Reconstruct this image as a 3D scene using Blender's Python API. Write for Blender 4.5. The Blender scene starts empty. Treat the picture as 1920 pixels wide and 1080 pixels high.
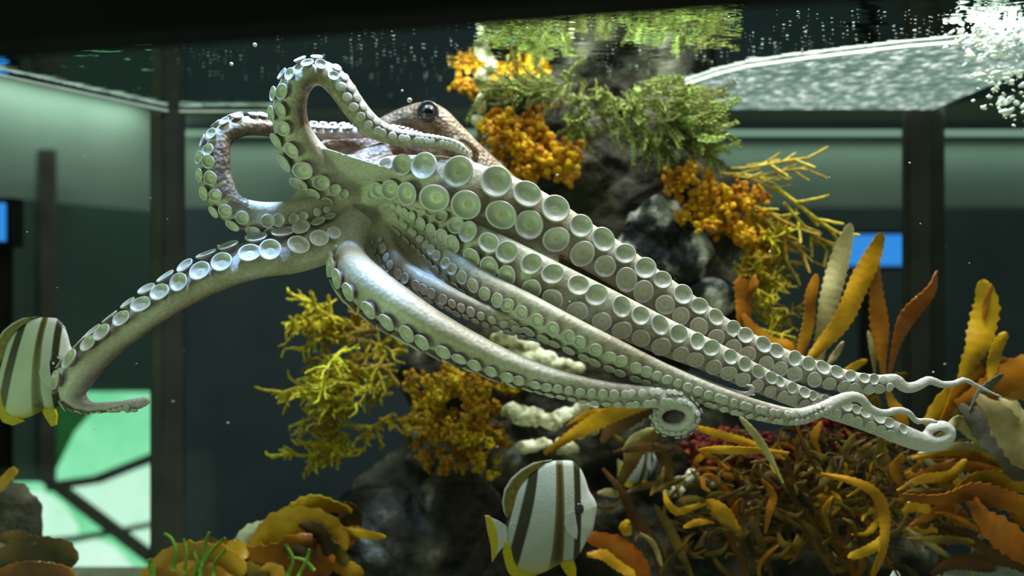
import bpy, bmesh, math, random
import numpy as np
from mathutils import Vector, Matrix, noise, kdtree, Quaternion

# ------------------------------------------------------------------ camera, world, lights
SC = bpy.context.scene
COL = SC.collection
F = 1400.0                                   # focal length in pixels of a 1920 x 1080 frame
WATER = 0.36                                 # height of the water surface above the lens

cam_d = bpy.data.cameras.new('camera'); cam = bpy.data.objects.new('camera', cam_d); COL.objects.link(cam)
cam_d.sensor_width = 36; cam_d.lens = 36 * F / 1920; cam_d.clip_start = 0.01
cam.rotation_euler = (math.pi / 2, 0, 0)
cam_d.dof.use_dof = True; cam_d.dof.focus_distance = 0.885; cam_d.dof.aperture_fstop = 1.8
SC.camera = cam

wd = bpy.data.worlds.new('hall_light'); SC.world = wd; wd.use_nodes = True
wd.node_tree.nodes['Background'].inputs[0].default_value = (0.56, 0.70, 0.46, 1)
wd.node_tree.nodes['Background'].inputs[1].default_value = 0.42

def area(name, loc, target, size, power, color, size_y=None):
    l = bpy.data.lights.new(name, 'AREA'); l.energy = power; l.color = color; l.size = size
    if size_y: l.shape = 'RECTANGLE'; l.size_y = size_y
    o = bpy.data.objects.new(name, l); COL.objects.link(o); o.location = loc
    o.rotation_euler = (Vector(target) - Vector(loc)).to_track_quat('-Z', 'Y').to_euler()
    return o
area('overhead_light', (0.05, 0.92, 1.05), (0.06, 0.94, 0), 1.3, 17, (0.82, 0.91, 1.0), 0.30)
area('overhead_light', (0.30, 1.20, 0.95), (0.20, 1.20, 0), 0.8, 22, (1.0, 0.96, 0.84), 0.30)
area('overhead_light', (-0.31, 0.84, 0.80), (-0.265, 0.915, 0.19), 0.10, 1.1, (0.30, 0.52, 1.0), 0.10).data.spread = math.radians(32)  # added blue spot imitating the refracted blue patches on the web
area('overhead_light', (0.78, 1.05, 0.62), (0.72, 1.05, 0), 0.30, 3.0, (0.95, 1.0, 1.0), 0.30)
area('green_fill', (-2.60, -1.00, -1.45), (-0.20, 0.93, 0.04), 1.6, 5.6, (0.62, 1.0, 0.44), 1.6).data.spread = math.radians(50)  # added unseen green fill light for the mouth and webs

SC.view_settings.view_transform = 'Standard'
SC.view_settings.look = 'None'
SC.view_settings.exposure = 0.12
SC.view_settings.gamma = 1.0
SC.view_settings.use_curve_mapping = False

# ------------------------------------------------------------------ helpers
def P(x, y, d):
    return Vector(((x - 960) / F * d, d, (540 - y) / F * d))
def px(r, d):
    return r * d / F
def R(a): return math.radians(a)

def tag(o, label=None, cat=None, group=None, kind=None):
    if label: o['label'] = label
    if cat: o['category'] = cat
    if group: o['group'] = group
    if kind: o['kind'] = kind
    return o
def obj(name, mesh, mat=None, parent=None):
    o = bpy.data.objects.new(name, mesh); COL.objects.link(o)
    if mat is not None and not mesh.materials: mesh.materials.append(mat)
    if parent: o.parent = parent
    return o
def empty(name, loc=(0, 0, 0)):
    o = bpy.data.objects.new(name, None); COL.objects.link(o); o.location = loc; o.empty_display_size = 0.02
    return o

class MB:
    def __init__(s): s.v = []; s.f = []
    def add(s, vs, fs):
        n = len(s.v); s.v += [tuple(v) for v in vs]; s.f += [tuple(i + n for i in f) for f in fs]
    def box(s, c, size, rot=None):
        c = Vector(c); h = Vector(size) / 2; vs = []
        for i in range(8):
            p = Vector((h.x * (1 if i & 1 else -1), h.y * (1 if i & 2 else -1), h.z * (1 if i & 4 else -1)))
            if rot is not None: p = rot @ p
            vs.append(c + p)
        s.add(vs, [(0, 2, 3, 1), (4, 5, 7, 6), (0, 1, 5, 4), (2, 6, 7, 3), (0, 4, 6, 2), (1, 3, 7, 5)])
    def tube(s, pts, rad, n=6):
        m = len(pts)
        if m < 2: return
        up = Vector((0.31, 0.17, 0.93)); vs = []; fs = []
        for i in range(m):
            t = (pts[min(i + 1, m - 1)] - pts[max(i - 1, 0)]).normalized()
            a = t.cross(up)
            if a.length < 1e-4: a = t.cross(Vector((1, 0, 0)))
            a.normalize(); b = t.cross(a)
            for k in range(n):
                q = 2 * math.pi * k / n
                vs.append(pts[i] + (a * math.cos(q) + b * math.sin(q)) * rad[i])
        for i in range(m - 1):
            for k in range(n):
                k2 = (k + 1) % n
                fs.append((i * n + k, i * n + k2, (i + 1) * n + k2, (i + 1) * n + k))
        fs.append(tuple(range(n))); fs.append(tuple((m - 1) * n + k for k in reversed(range(n))))
        s.add(vs, fs)
    def blob(s, c, rad, sub=1, rot=None, jit=0.0, rnd=random):
        vs, fs = ICO[sub]
        out = []
        for v in vs:
            p = Vector((v[0] * rad[0], v[1] * rad[1], v[2] * rad[2])) * (1 + jit * (rnd.random() - .5))
            if rot is not None: p = rot @ p
            out.append(Vector(c) + p)
        s.add(out, fs)
    def mesh(s, name, smooth=True):
        me = bpy.data.meshes.new(name); me.from_pydata(s.v, [], s.f); me.update()
        if smooth: me.polygons.foreach_set('use_smooth', [True] * len(me.polygons))
        return me
    def build(s, name, mat, parent=None, smooth=True):
        return obj(name, s.mesh(name, smooth), mat, parent)

ICO = {}
for sub in (1, 2, 3, 5):
    bm = bmesh.new(); bmesh.ops.create_icosphere(bm, subdivisions=sub, radius=1)
    ICO[sub] = ([v.co.copy() for v in bm.verts], [tuple(v.index for v in f.verts) for f in bm.faces]); bm.free()

def spline(cp, step):
    """Catmull-Rom through rows of numbers, resampled; the first three columns are a position."""
    cp = np.array(cp, float)
    ext = np.vstack([2 * cp[0] - cp[1], cp, 2 * cp[-1] - cp[-2]])
    out = []
    for i in range(1, len(ext) - 2):
        a, b, c, d = ext[i - 1], ext[i], ext[i + 1], ext[i + 2]
        for t in np.linspace(0, 1, 24, endpoint=False):
            out.append(0.5 * (2 * b + (c - a) * t + (2 * a - 5 * b + 4 * c - d) * t * t + (3 * b - a - 3 * c + d) * t ** 3))
    out.append(cp[-1]); out = np.array(out)
    seg = np.linalg.norm(np.diff(out[:, :3], axis=0), axis=1); s = np.concatenate([[0], np.cumsum(seg)])
    n = max(3, int(s[-1] / step)); u = np.linspace(0, s[-1], n)
    return np.stack([np.interp(u, s, out[:, k]) for k in range(out.shape[1])], 1), u

# ------------------------------------------------------------------ materials
def new_mat(name):
    m = bpy.data.materials.new(name); m.use_nodes = True
    nt = m.node_tree; b = nt.nodes['Principled BSDF']
    return m, nt, b
def N(nt, t, **kw):
    n = nt.nodes.new(t)
    for k, v in kw.items(): setattr(n, k, v)
    return n
def ramp(nt, stops, interp='LINEAR'):
    n = nt.nodes.new('ShaderNodeValToRGB'); e = n.color_ramp.elements; n.color_ramp.interpolation = interp
    while len(e) < len(stops): e.new(0.5)
    for el, (p, c) in zip(e, stops):
        el.position = p; el.color = (*c, 1) if len(c) == 3 else c
    return n
def mixc(nt, fac, a, b):
    n = nt.nodes.new('ShaderNodeMix'); n.data_type = 'RGBA'
    for s, v in ((n.inputs[0], fac), (n.inputs[6], a), (n.inputs[7], b)):
        if isinstance(v, bpy.types.NodeSocket): nt.links.new(v, s)
        elif isinstance(v, (tuple, list)): s.default_value = (*v, 1)
        else: s.default_value = v
    return n.outputs[2]
def math_(nt, op, a, b=None, clamp=False):
    n = nt.nodes.new('ShaderNodeMath'); n.operation = op; n.use_clamp = clamp
    for s, v in ((n.inputs[0], a), (n.inputs[1], b)):
        if v is None: continue
        if isinstance(v, bpy.types.NodeSocket): nt.links.new(v, s)
        else: s.default_value = v
    return n.outputs[0]
def noise_t(nt, scale, detail=3, coord='Object', rough=0.55):
    tc = nt.nodes.new('ShaderNodeTexCoord'); n = nt.nodes.new('ShaderNodeTexNoise')
    n.inputs['Scale'].default_value = scale; n.inputs['Detail'].default_value = detail; n.inputs['Roughness'].default_value = rough
    nt.links.new(tc.outputs[coord], n.inputs['Vector'])
    return n.outputs['Fac']
def bump(nt, b, h, strength=0.3, dist=0.002):
    n = nt.nodes.new('ShaderNodeBump'); n.inputs['Strength'].default_value = strength; n.inputs['Distance'].default_value = dist
    nt.links.new(h, n.inputs['Height']); nt.links.new(n.outputs[0], b.inputs['Normal'])

def mat_noise(name, stops, scale=30, rough=0.6, bstr=0.3, bdist=0.003, spec=0.3, coord='Object', vary=0.0, trans=0.0):
    m, nt, b = new_mat(name)
    f = noise_t(nt, scale, 4, coord)
    r = ramp(nt, stops); nt.links.new(f, r.inputs[0]); c = r.outputs[0]
    if vary:
        oi = N(nt, 'ShaderNodeObjectInfo'); hs = N(nt, 'ShaderNodeHueSaturation')
        v = math_(nt, 'MULTIPLY_ADD', oi.outputs['Random'], vary); v.node.inputs[2].default_value = 1 - vary / 2
        nt.links.new(v, hs.inputs['Value'])
        h = math_(nt, 'MULTIPLY_ADD', oi.outputs['Random'], 0.05); h.node.inputs[2].default_value = 0.475
        nt.links.new(h, hs.inputs['Hue']); nt.links.new(c, hs.inputs['Color']); c = hs.outputs[0]
    nt.links.new(c, b.inputs['Base Color'])
    b.inputs['Roughness'].default_value = rough; b.inputs['Specular IOR Level'].default_value = spec
    if bstr: bump(nt, b, noise_t(nt, scale * 3, 3, coord), bstr, bdist)
    if trans:
        tr = N(nt, 'ShaderNodeBsdfTranslucent'); nt.links.new(c, tr.inputs[0]); mx = N(nt, 'ShaderNodeMixShader')
        mx.inputs[0].default_value = trans; out = nt.nodes['Material Output']
        nt.links.new(b.outputs[0], mx.inputs[1]); nt.links.new(tr.outputs[0], mx.inputs[2]); nt.links.new(mx.outputs[0], out.inputs[0])
    return m
def mat_plain(name, c, rough=0.6, spec=0.3, metal=0):
    m, nt, b = new_mat(name); b.inputs['Base Color'].default_value = (*c, 1)
    f = noise_t(nt, 14, 3); r = ramp(nt, [(0.3, tuple(x * .85 for x in c)), (0.7, tuple(min(1, x * 1.15) for x in c))])
    nt.links.new(f, r.inputs[0]); nt.links.new(r.outputs[0], b.inputs['Base Color'])
    b.inputs['Roughness'].default_value = rough; b.inputs['Specular IOR Level'].default_value = spec; b.inputs['Metallic'].default_value = metal
    return m
def mat_emit(name, c, s, stops=None, scale=4):
    m, nt, b = new_mat(name); nt.nodes.remove(b)
    e = N(nt, 'ShaderNodeEmission'); e.inputs[0].default_value = (*c, 1); e.inputs[1].default_value = s
    if stops:
        f = noise_t(nt, scale, 3); r = ramp(nt, stops); nt.links.new(f, r.inputs[0]); nt.links.new(r.outputs[0], e.inputs[0])
    nt.links.new(e.outputs[0], nt.nodes['Material Output'].inputs[0])
    return m
def mat_pane(name, tint=(1, 1, 1), ior=1.15, wave=None, rough=0.0):
    m, nt, b = new_mat(name); nt.nodes.remove(b)
    t = N(nt, 'ShaderNodeBsdfTransparent'); t.inputs[0].default_value = (*tint, 1)
    g = N(nt, 'ShaderNodeBsdfGlossy'); g.inputs['Roughness'].default_value = rough
    fr = N(nt, 'ShaderNodeFresnel'); fr.inputs[0].default_value = ior
    mx = N(nt, 'ShaderNodeMixShader')
    nt.links.new(fr.outputs[0], mx.inputs[0]); nt.links.new(t.outputs[0], mx.inputs[1]); nt.links.new(g.outputs[0], mx.inputs[2])
    nt.links.new(mx.outputs[0], nt.nodes['Material Output'].inputs[0])
    if wave:
        tc = N(nt, 'ShaderNodeTexCoord'); mp = N(nt, 'ShaderNodeMapping'); mp.inputs['Scale'].default_value = wave[0]
        nt.links.new(tc.outputs['Object'], mp.inputs[0])
        n1 = N(nt, 'ShaderNodeTexNoise'); n1.inputs['Scale'].default_value = 1; n1.inputs['Detail'].default_value = 2.5
        nt.links.new(mp.outputs[0], n1.inputs['Vector'])
        bp = N(nt, 'ShaderNodeBump'); bp.inputs['Strength'].default_value = 1; bp.inputs['Distance'].default_value = wave[1]
        nt.links.new(n1.outputs['Fac'], bp.inputs['Height'])
        nt.links.new(bp.outputs[0], g.inputs['Normal'])
        g.inputs['Color'].default_value = (0.80, 0.90, 0.86, 1)
    return m

M = {}
M['black'] = mat_plain('black_frame', (0.0015, 0.0015, 0.0015), 0.6, 0.05)
M['post'] = mat_noise('post_sealant', [(0.3, (0.022, 0.022, 0.020)), (0.7, (0.050, 0.050, 0.044))], 8, 0.7, 0.1)
M['glass'] = mat_pane('acrylic_pane', (0.97, 1.0, 0.985), 1.12)
M['front_glass'] = mat_pane('clear_front_pane', (0.98, 1.0, 0.99), 1.05)
M['water'] = mat_pane('water_surface', (0.97, 1.0, 1.0), 1.333, ((12, 26, 12), 0.0022), 0.02)
M['room_wall'] = mat_noise('painted_wall', [(0.3, (0.070, 0.100, 0.088)), (0.7, (0.115, 0.145, 0.125))], 1.5, 0.8, 0.05)
M['room_dark'] = mat_noise('dark_wall', [(0.3, (0.018, 0.030, 0.040)), (0.7, (0.030, 0.044, 0.056))], 2, 0.85, 0.05)
M['tank_floor'] = mat_noise('sand_floor', [(0.3, (0.10, 0.11, 0.08)), (0.7, (0.24, 0.24, 0.17))], 40, 0.9, 0.6)
M['rock'] = mat_noise('reef_rock', [(0.34, (0.006, 0.007, 0.005)), (0.50, (0.030, 0.027, 0.016)), (0.62, (0.075, 0.068, 0.045)), (0.74, (0.34, 0.33, 0.27))], 13, 0.85, 1.0, 0.012)
M['rock_pale'] = mat_noise('pale_encrusted_rock', [(0.42, (0.006, 0.008, 0.012)), (0.49, (0.05, 0.05, 0.055)), (0.55, (0.34, 0.35, 0.33)), (0.64, (0.84, 0.84, 0.74))], 19, 0.8, 1.0, 0.012)
M['coral'] = mat_noise('cream_coral_crust', [(0.38, (0.22, 0.20, 0.10)), (0.50, (0.70, 0.66, 0.42)), (0.62, (0.92, 0.90, 0.68))], 45, 0.7, 0.6, 0.003)
M['lobed'] = mat_noise('orange_lobed_algae', [(0.32, (0.42, 0.15, 0.002)), (0.48, (0.85, 0.40, 0.004)), (0.64, (0.95, 0.66, 0.03))], 25, 0.5, 0.4, 0.003, vary=0.5, trans=0.25)
M['brownlobed'] = mat_noise('ochre_knobbly_algae', [(0.32, (0.20, 0.085, 0.002)), (0.5, (0.62, 0.32, 0.006)), (0.66, (0.90, 0.62, 0.03))], 25, 0.5, 0.4, 0.003, vary=0.6, trans=0.2)
M['olive'] = mat_noise('olive_branching_algae', [(0.3, (0.22, 0.16, 0.006)), (0.5, (0.50, 0.37, 0.010)), (0.7, (0.75, 0.56, 0.03))], 20, 0.5, 0.2, 0.002, vary=0.7, trans=0.2)
M['feather'] = mat_noise('green_feather_algae', [(0.3, (0.06, 0.10, 0.010)), (0.5, (0.22, 0.28, 0.04)), (0.66, (0.62, 0.64, 0.22))], 18, 0.45, 0.2, 0.002, vary=0.7, trans=0.25)
M['strap'] = mat_noise('yellow_strap_algae', [(0.3, (0.36, 0.26, 0.02)), (0.7, (0.80, 0.60, 0.07))], 20, 0.5, 0.2, 0.002, vary=0.5, trans=0.25)
M['kelp'] = mat_noise('orange_kelp_blade', [(0.25, (0.16, 0.060, 0.002)), (0.5, (0.50, 0.21, 0.006)), (0.75, (0.68, 0.35, 0.02))], 14, 0.4, 0.5, 0.003, vary=0.55, trans=0.3)
M['kelp_dark'] = mat_noise('brown_kelp_blade', [(0.3, (0.05, 0.028, 0.004)), (0.7, (0.20, 0.11, 0.012))], 14, 0.45, 0.5, 0.003, vary=0.8, trans=0.15)
M['kelp_pale'] = mat_noise('faded_kelp_blade', [(0.3, (0.25, 0.19, 0.06)), (0.7, (0.62, 0.52, 0.24))], 16, 0.6, 0.5, 0.003, vary=0.3, trans=0.15)
M['kelp_grey'] = mat_noise('decayed_kelp_blade', [(0.3, (0.05, 0.045, 0.03)), (0.7, (0.16, 0.14, 0.10))], 16, 0.7, 0.5, 0.003)
M['red'] = mat_noise('red_algae', [(0.3, (0.05, 0.006, 0.004)), (0.55, (0.20, 0.02, 0.012)), (0.7, (0.55, 0.05, 0.04))], 40, 0.5, 0.4, 0.003, vary=0.6)
M['green'] = mat_noise('bright_green_weed', [(0.3, (0.10, 0.24, 0.01)), (0.7, (0.30, 0.50, 0.04))], 20, 0.5, 0.2, 0.002, vary=0.4, trans=0.3)
M['foam'] = mat_plain('white_air_bubble', (0.86, 0.90, 0.90), 0.15, 0.8)
M['screen'] = mat_emit('blue_screen', (0.035, 0.24, 0.72), 1.0)
M['tube'] = mat_emit('strip_lamp', (0.34, 0.55, 0.42), 0.8)
M['lit'] = mat_emit('lit_green_window', (0.2, 0.7, 0.4), 1.0, [(0.3, (0.11, 0.52, 0.23)), (0.5, (0.22, 0.70, 0.38)), (0.7, (0.34, 0.80, 0.50))], 3)
M['litwhite'] = mat_emit('lit_patch', (0.62, 0.92, 0.72), 0.95, [(0.3, (0.48, 0.86, 0.60)), (0.7, (0.74, 0.96, 0.84))], 4)  # painted glow for the bright white floor patches

# octopus skin: brown above, pale below (two attributes baked from the anatomy: oral side, arm tip)
def mat_skin():
    m, nt, b = new_mat('octopus_skin')
    at = N(nt, 'ShaderNodeAttribute'); at.attribute_name = 'anatomy'
    sp = N(nt, 'ShaderNodeSeparateColor'); nt.links.new(at.outputs['Color'], sp.inputs[0])
    n1 = noise_t(nt, 55, 5, 'Object', 0.65); n2 = noise_t(nt, 12, 3); n3 = noise_t(nt, 260, 3)
    rb = ramp(nt, [(0.30, (0.085, 0.052, 0.034)), (0.50, (0.20, 0.135, 0.088)), (0.68, (0.40, 0.30, 0.205))]); nt.links.new(n1, rb.inputs[0])
    rp = ramp(nt, [(0.32, (0.36, 0.29, 0.21)), (0.50, (0.52, 0.48, 0.39)), (0.68, (0.64, 0.62, 0.55))]); nt.links.new(n2, rp.inputs[0])
    speck = ramp(nt, [(0.42, (0, 0, 0)), (0.62, (1, 1, 1))]); nt.links.new(n3, speck.inputs[0])
    pale = mixc(nt, math_(nt, 'MULTIPLY', speck.outputs[0], 0.30), rp.outputs[0], (0.24, 0.17, 0.12))
    c = mixc(nt, sp.outputs[0], rb.outputs[0], pale)
    c = mixc(nt, sp.outputs[1], c, (0.60, 0.57, 0.60))
    nt.links.new(c, b.inputs['Base Color'])
    b.inputs['Roughness'].default_value = 0.42; b.inputs['Specular IOR Level'].default_value = 0.35
    b.inputs['Subsurface Weight'].default_value = 0.0
    v = N(nt, 'ShaderNodeTexVoronoi'); v.inputs['Scale'].default_value = 190; tc = N(nt, 'ShaderNodeTexCoord')
    nt.links.new(tc.outputs['Object'], v.inputs['Vector'])
    h = math_(nt, 'ADD', v.outputs['Distance'], n1)
    hk = math_(nt, 'MULTIPLY_ADD', sp.outputs[0], -0.75); hk.node.inputs[2].default_value = 1.15
    bump(nt, b, math_(nt, 'MULTIPLY', h, hk), 0.5, 0.0024)
    return m
def mat_sucker():
    m, nt, b = new_mat('sucker_flesh')
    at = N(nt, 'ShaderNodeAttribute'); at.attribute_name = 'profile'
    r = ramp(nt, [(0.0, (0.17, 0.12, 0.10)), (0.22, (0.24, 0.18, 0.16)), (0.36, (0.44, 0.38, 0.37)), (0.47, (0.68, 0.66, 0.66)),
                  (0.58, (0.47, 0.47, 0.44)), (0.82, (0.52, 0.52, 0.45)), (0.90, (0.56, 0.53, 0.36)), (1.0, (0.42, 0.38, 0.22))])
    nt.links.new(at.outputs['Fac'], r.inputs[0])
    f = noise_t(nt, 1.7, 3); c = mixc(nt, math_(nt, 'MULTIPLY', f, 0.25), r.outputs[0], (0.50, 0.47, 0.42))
    nt.links.new(c, b.inputs['Base Color'])
    b.inputs['Roughness'].default_value = 0.34; b.inputs['Specular IOR Level'].default_value = 0.45
    return m
M['skin'] = mat_skin(); M['sucker'] = mat_sucker()
M['eye'] = mat_plain('eye_black', (0.006, 0.006, 0.010), 0.08, 0.8)
M['iris'] = mat_noise('eye_iris', [(0.3, (0.03, 0.028, 0.03)), (0.7, (0.10, 0.09, 0.09))], 90, 0.2, 0.2, 0.001, 0.6)

# ------------------------------------------------------------------ the tank and the hall behind it
def pane_box(name, a, b, z0, z1, th, mat, label, kind='structure'):
    a = Vector((a[0], a[1], 0)); b = Vector((b[0], b[1], 0)); d = (b - a); L = d.length; ang = math.atan2(d.y, d.x)
    m = MB(); m.box((0, 0, 0), (L, th, z1 - z0))
    o = m.build(name, mat, None, False); o.location = ((a.x + b.x) / 2, (a.y + b.y) / 2, (z0 + z1) / 2); o.rotation_euler = (0, 0, ang)
    return tag(o, label, None, None, kind)

FL = -0.56
BL = (-0.690, 1.50); BR = (0.830, 1.50); LF = (-1.17, 0.775); RF = (1.16, 1.02); FLT = (-1.20, 0.65); FRT = (1.20, 0.190)
pane_box('window_1', BL, BR, FL, WATER + 0.02, 0.004, M['glass'], 'clear back pane of the tank between the two dark posts')
pane_box('window_2', LF, BL, FL, WATER + 0.02, 0.004, M['glass'], 'clear left pane of the tank in front of the green light')
pane_box('window_3', BR, RF, FL, WATER + 0.02, 0.004, M['glass'], 'clear right pane of the tank behind the kelp')
pane_box('window_4', FLT, FRT, FL - .1, 0.30, 0.004, M['front_glass'], 'clear front viewing pane of the tank')
pane_box('trim_1', (-1.20, 0.652), (1.20, 0.192), 0.1545, 0.42, 0.030, M['black'], 'black top frame along the front of the tank')

m = MB(); sect = 16
m.add([(-1.25, 0.65, 0), (1.25, 0.18, 0), (1.18, 1.02, 0), (0.836, 1.502, 0), (-0.694, 1.502, 0), (-1.18, 0.775, 0)], [(0, 1, 2, 3, 4, 5)])
ws = m.build('water_surface', M['water'], None, False); ws.location.z = WATER
tag(ws, 'rippled underside of the water surface mirroring the tank', None, None, 'structure')
m = MB(); m.box((0, 0.86, FL - 0.02), (2.5, 1.28, 0.04)); tag(m.build('floor', M['tank_floor'], None, False), 'sandy floor of the tank', kind='structure')

def post(name, x0, x1, d, z0, z1, th, mat, label):
    m = MB(); a = (x0 - 960) / F * d; b = (x1 - 960) / F * d; w = b - a
    m.box((0, 0, 0), (w * 0.80, th, z1 - z0)); m.box((-w * 0.45, 0, 0), (w * 0.10, th * .6, z1 - z0)); m.box((w * 0.45, 0, 0), (w * 0.10, th * .6, z1 - z0))
    o = m.build(name, mat, None, False); o.location = ((a + b) / 2, d, (z0 + z1) / 2)
    return tag(o, label, None, None, 'structure')
post('trim_2', 284, 345, 1.50, FL, WATER + .01, 0.02, M['post'], 'dark upright corner post left of the octopus')
post('trim_3', 1694, 1768, 1.50, FL, WATER + .01, 0.02, M['post'], 'dark upright corner post behind the kelp')

# hall: back wall, left wall, floor, strip lamps
HB = 3.4
m = MB(); m.box((0.9, HB, 0.30), (6.6, 0.05, 3.2)); tag(m.build('wall_back', M['room_wall'], None, False), 'dim wall of the hall behind the tank', kind='structure')
m = MB(); m.box((0.9, HB - 0.045, -0.47), (6.6, 0.03, 1.66)); tag(m.build('wall_back_panel', M['room_dark'], None, False), 'dark lower panelling of the hall wall', kind='structure')
LW0 = Vector((-1.58, HB, 0)); LW1 = Vector((-2.95, 1.25, 0))
pane_box('wall_left', LW1, LW0, -1.3, 1.9, 0.05, M['room_wall'], 'dim green wall of the hall on the left')
ldir = (LW0 - LW1).normalized(); lnor = Vector((ldir.y, -ldir.x, 0))
pane_box('wall_left_panel', LW1 + lnor * .030, LW0 + lnor * .030, -1.3, 0.34, 0.012, mat_noise('dark_green_panel', [(0.3, (0.022, 0.045, 0.042)), (0.7, (0.034, 0.062, 0.056))], 2, 0.85, 0.05), 'dark green lower panelling of the left hall wall')
def on_left(x, y, off=0.03):
    """a point of the left hall wall seen at pixel x, y"""
    d = Vector(((x - 960) / F, 1, (540 - y) / F)); t = (LW0 + lnor * off).dot(lnor) / d.dot(lnor)
    return d * t
m = MB(); m.box((0.5, 2.2, -1.3), (7, 3.2, 0.04)); tag(m.build('floor_hall', M['room_dark'], None, False), 'dark floor of the hall behind the tank', kind='structure')
m = MB(); m.box((0.5, 2.9, 1.9), (7, 3.0, 0.04)); tag(m.build('ceiling', M['room_dark'], None, False), 'dark ceiling of the hall', kind='structure')

def strip(a, b, label, power, r, col=(0.80, 1.0, 0.84)):
    e = empty('strip_lamp', (a + b) / 2); tag(e, label, 'lamp', 'hall strip lamps')
    ang = math.atan2((b - a).y, (b - a).x)
    m = MB(); m.tube([a, b], [r, r], 8); t = m.build('tube', M['tube'], e); t.matrix_parent_inverse = Matrix.Translation(-e.location)
    m = MB(); m.box((a + b) / 2 + Vector((0, 0, 0.030)), ((b - a).length, 0.07, 0.022), Matrix.Rotation(ang, 3, 'Z'))
    t = m.build('housing', M['room_dark'], e, False); t.matrix_parent_inverse = Matrix.Translation(-e.location)
    l = bpy.data.lights.new('strip_light', 'AREA'); l.shape = 'RECTANGLE'; l.size = (b - a).length; l.size_y = 0.05; l.energy = power; l.color = col
    o = bpy.data.objects.new('strip_light', l); COL.objects.link(o); o.parent = e; o.location = (0, 0, -0.03); o.rotation_euler = (0, 0, ang)
strip(Vector((-1.45, HB - 0.10, 0.685)), Vector((3.2, HB - 0.10, 0.685)), 'pale green strip lamp high on the wall behind the rock pillar', 6.5, 0.010)
strip(on_left(-90, 92, 0.12), on_left(285, 178, 0.12), 'pale green strip lamp on the left hall wall', 5, 0.012)
m = MB(); m.tube([Vector((LF[0], LF[1], WATER - .007)) + Vector((.006, -.004, 0)), Vector((BL[0], BL[1], WATER - .007)) + Vector((.004, -.006, 0)), Vector((-0.46, 1.494, WATER - .007))], [.0036, .003, .002], 6)
tag(m.build('trim_4', mat_plain('pale_waterline', (.75, .80, .70), .5)), 'pale waterline along the left pane', kind='structure')

# lit exhibit window low on the left wall
e = empty('lit_exhibit', on_left(190, 900)); tag(e, 'glowing pale green exhibit window beyond the left pane', 'window')
def lw_panel(name, pix, mat, off, th=0.02):
    pts = [on_left(x, y, off) for x, y in pix]; n = len(pts)
    back = [p - lnor * th for p in pts]
    m = MB(); m.add(pts + back, [tuple(range(n)), tuple(range(2 * n - 1, n - 1, -1))] + [((i + 1) % n, i, n + i, n + (i + 1) % n) for i in range(n)])
    o = m.build(name, mat, e, False); o.matrix_parent_inverse = Matrix.Translation(-e.location); return o
lw_panel('glowing_pane', [(-40, 1120), (300, 1120), (300, 735), (106, 735), (106, 905), (-40, 905)], M['lit'], 0.05)
lw_panel('lit_patch', [(300, 870), (200, 893), (105, 915), (190, 985), (300, 1070)], M['litwhite'], 0.062, 0.01)  # glowing sheets painted as bright patches of lit floor
lw_panel('lit_patch', [(-40, 915), (80, 922), (120, 945), (148, 985), (146, 1010), (90, 1020), (-40, 1000)], M['litwhite'], 0.07, 0.01)
lw_panel('lit_patch', [(100, 1120), (122, 1030), (175, 1008), (215, 1025), (262, 1075), (255, 1120)], M['litwhite'], 0.07, 0.01)
lw_panel('dark_bar', [(90, 905), (180, 893), (300, 845), (300, 862), (190, 906), (90, 922)], M['post'], 0.085, 0.02)  # dark bar shaped as a diagonal shadow across the window
lw_panel('dark_bar', [(80, 905), (120, 905), (300, 1040), (300, 1075)], M['post'], 0.085, 0.02)  # another shadow streak built as a dark bar
lw_panel('dark_bar', [(60, 1012), (150, 1004), (230, 990), (300, 975), (300, 985), (230, 1000), (150, 1015), (60, 1022)], M['post'], 0.09, 0.01)  # thin shadow streak built as a dark bar
lw_panel('dark_bar', [(76, 905), (106, 905), (106, 280), (76, 280)], M['post'], 0.09, 0.03)
lw_panel('sea_plant', [(106, 745), (150, 748), (175, 770), (140, 810), (106, 880)], mat_plain('green_plant', (0.03, 0.20, 0.05)), 0.075, 0.01)

def screen(x0, y0, x1, y1, d, label):
    e = empty('monitor', P((x0 + x1) / 2, (y0 + y1) / 2, d)); tag(e, label, 'monitor')
    w = (x1 - x0) / F * d; h = (y1 - y0) / F * d
    m = MB(); m.box((0, 0, 0), (w, 0.01, h)); m.build('screen', M['screen'], e, False)
    m = MB(); m.box((0, 0.03, 0), (w + .03, 0.04, h + .03)); m.build('casing', M['black'], e, False)
    m = MB(); m.box((0, 0.05, -h / 2 - 0.5), (0.05, 0.03, 1.0)); m.build('stand', M['black'], e, False)
screen(1588, 440, 1692, 498, 2.6, 'glowing blue screen behind the upright kelp blades')
screen(-60, 381, 9, 452, 1.9, 'blue screen at the left edge of the picture')

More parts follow.
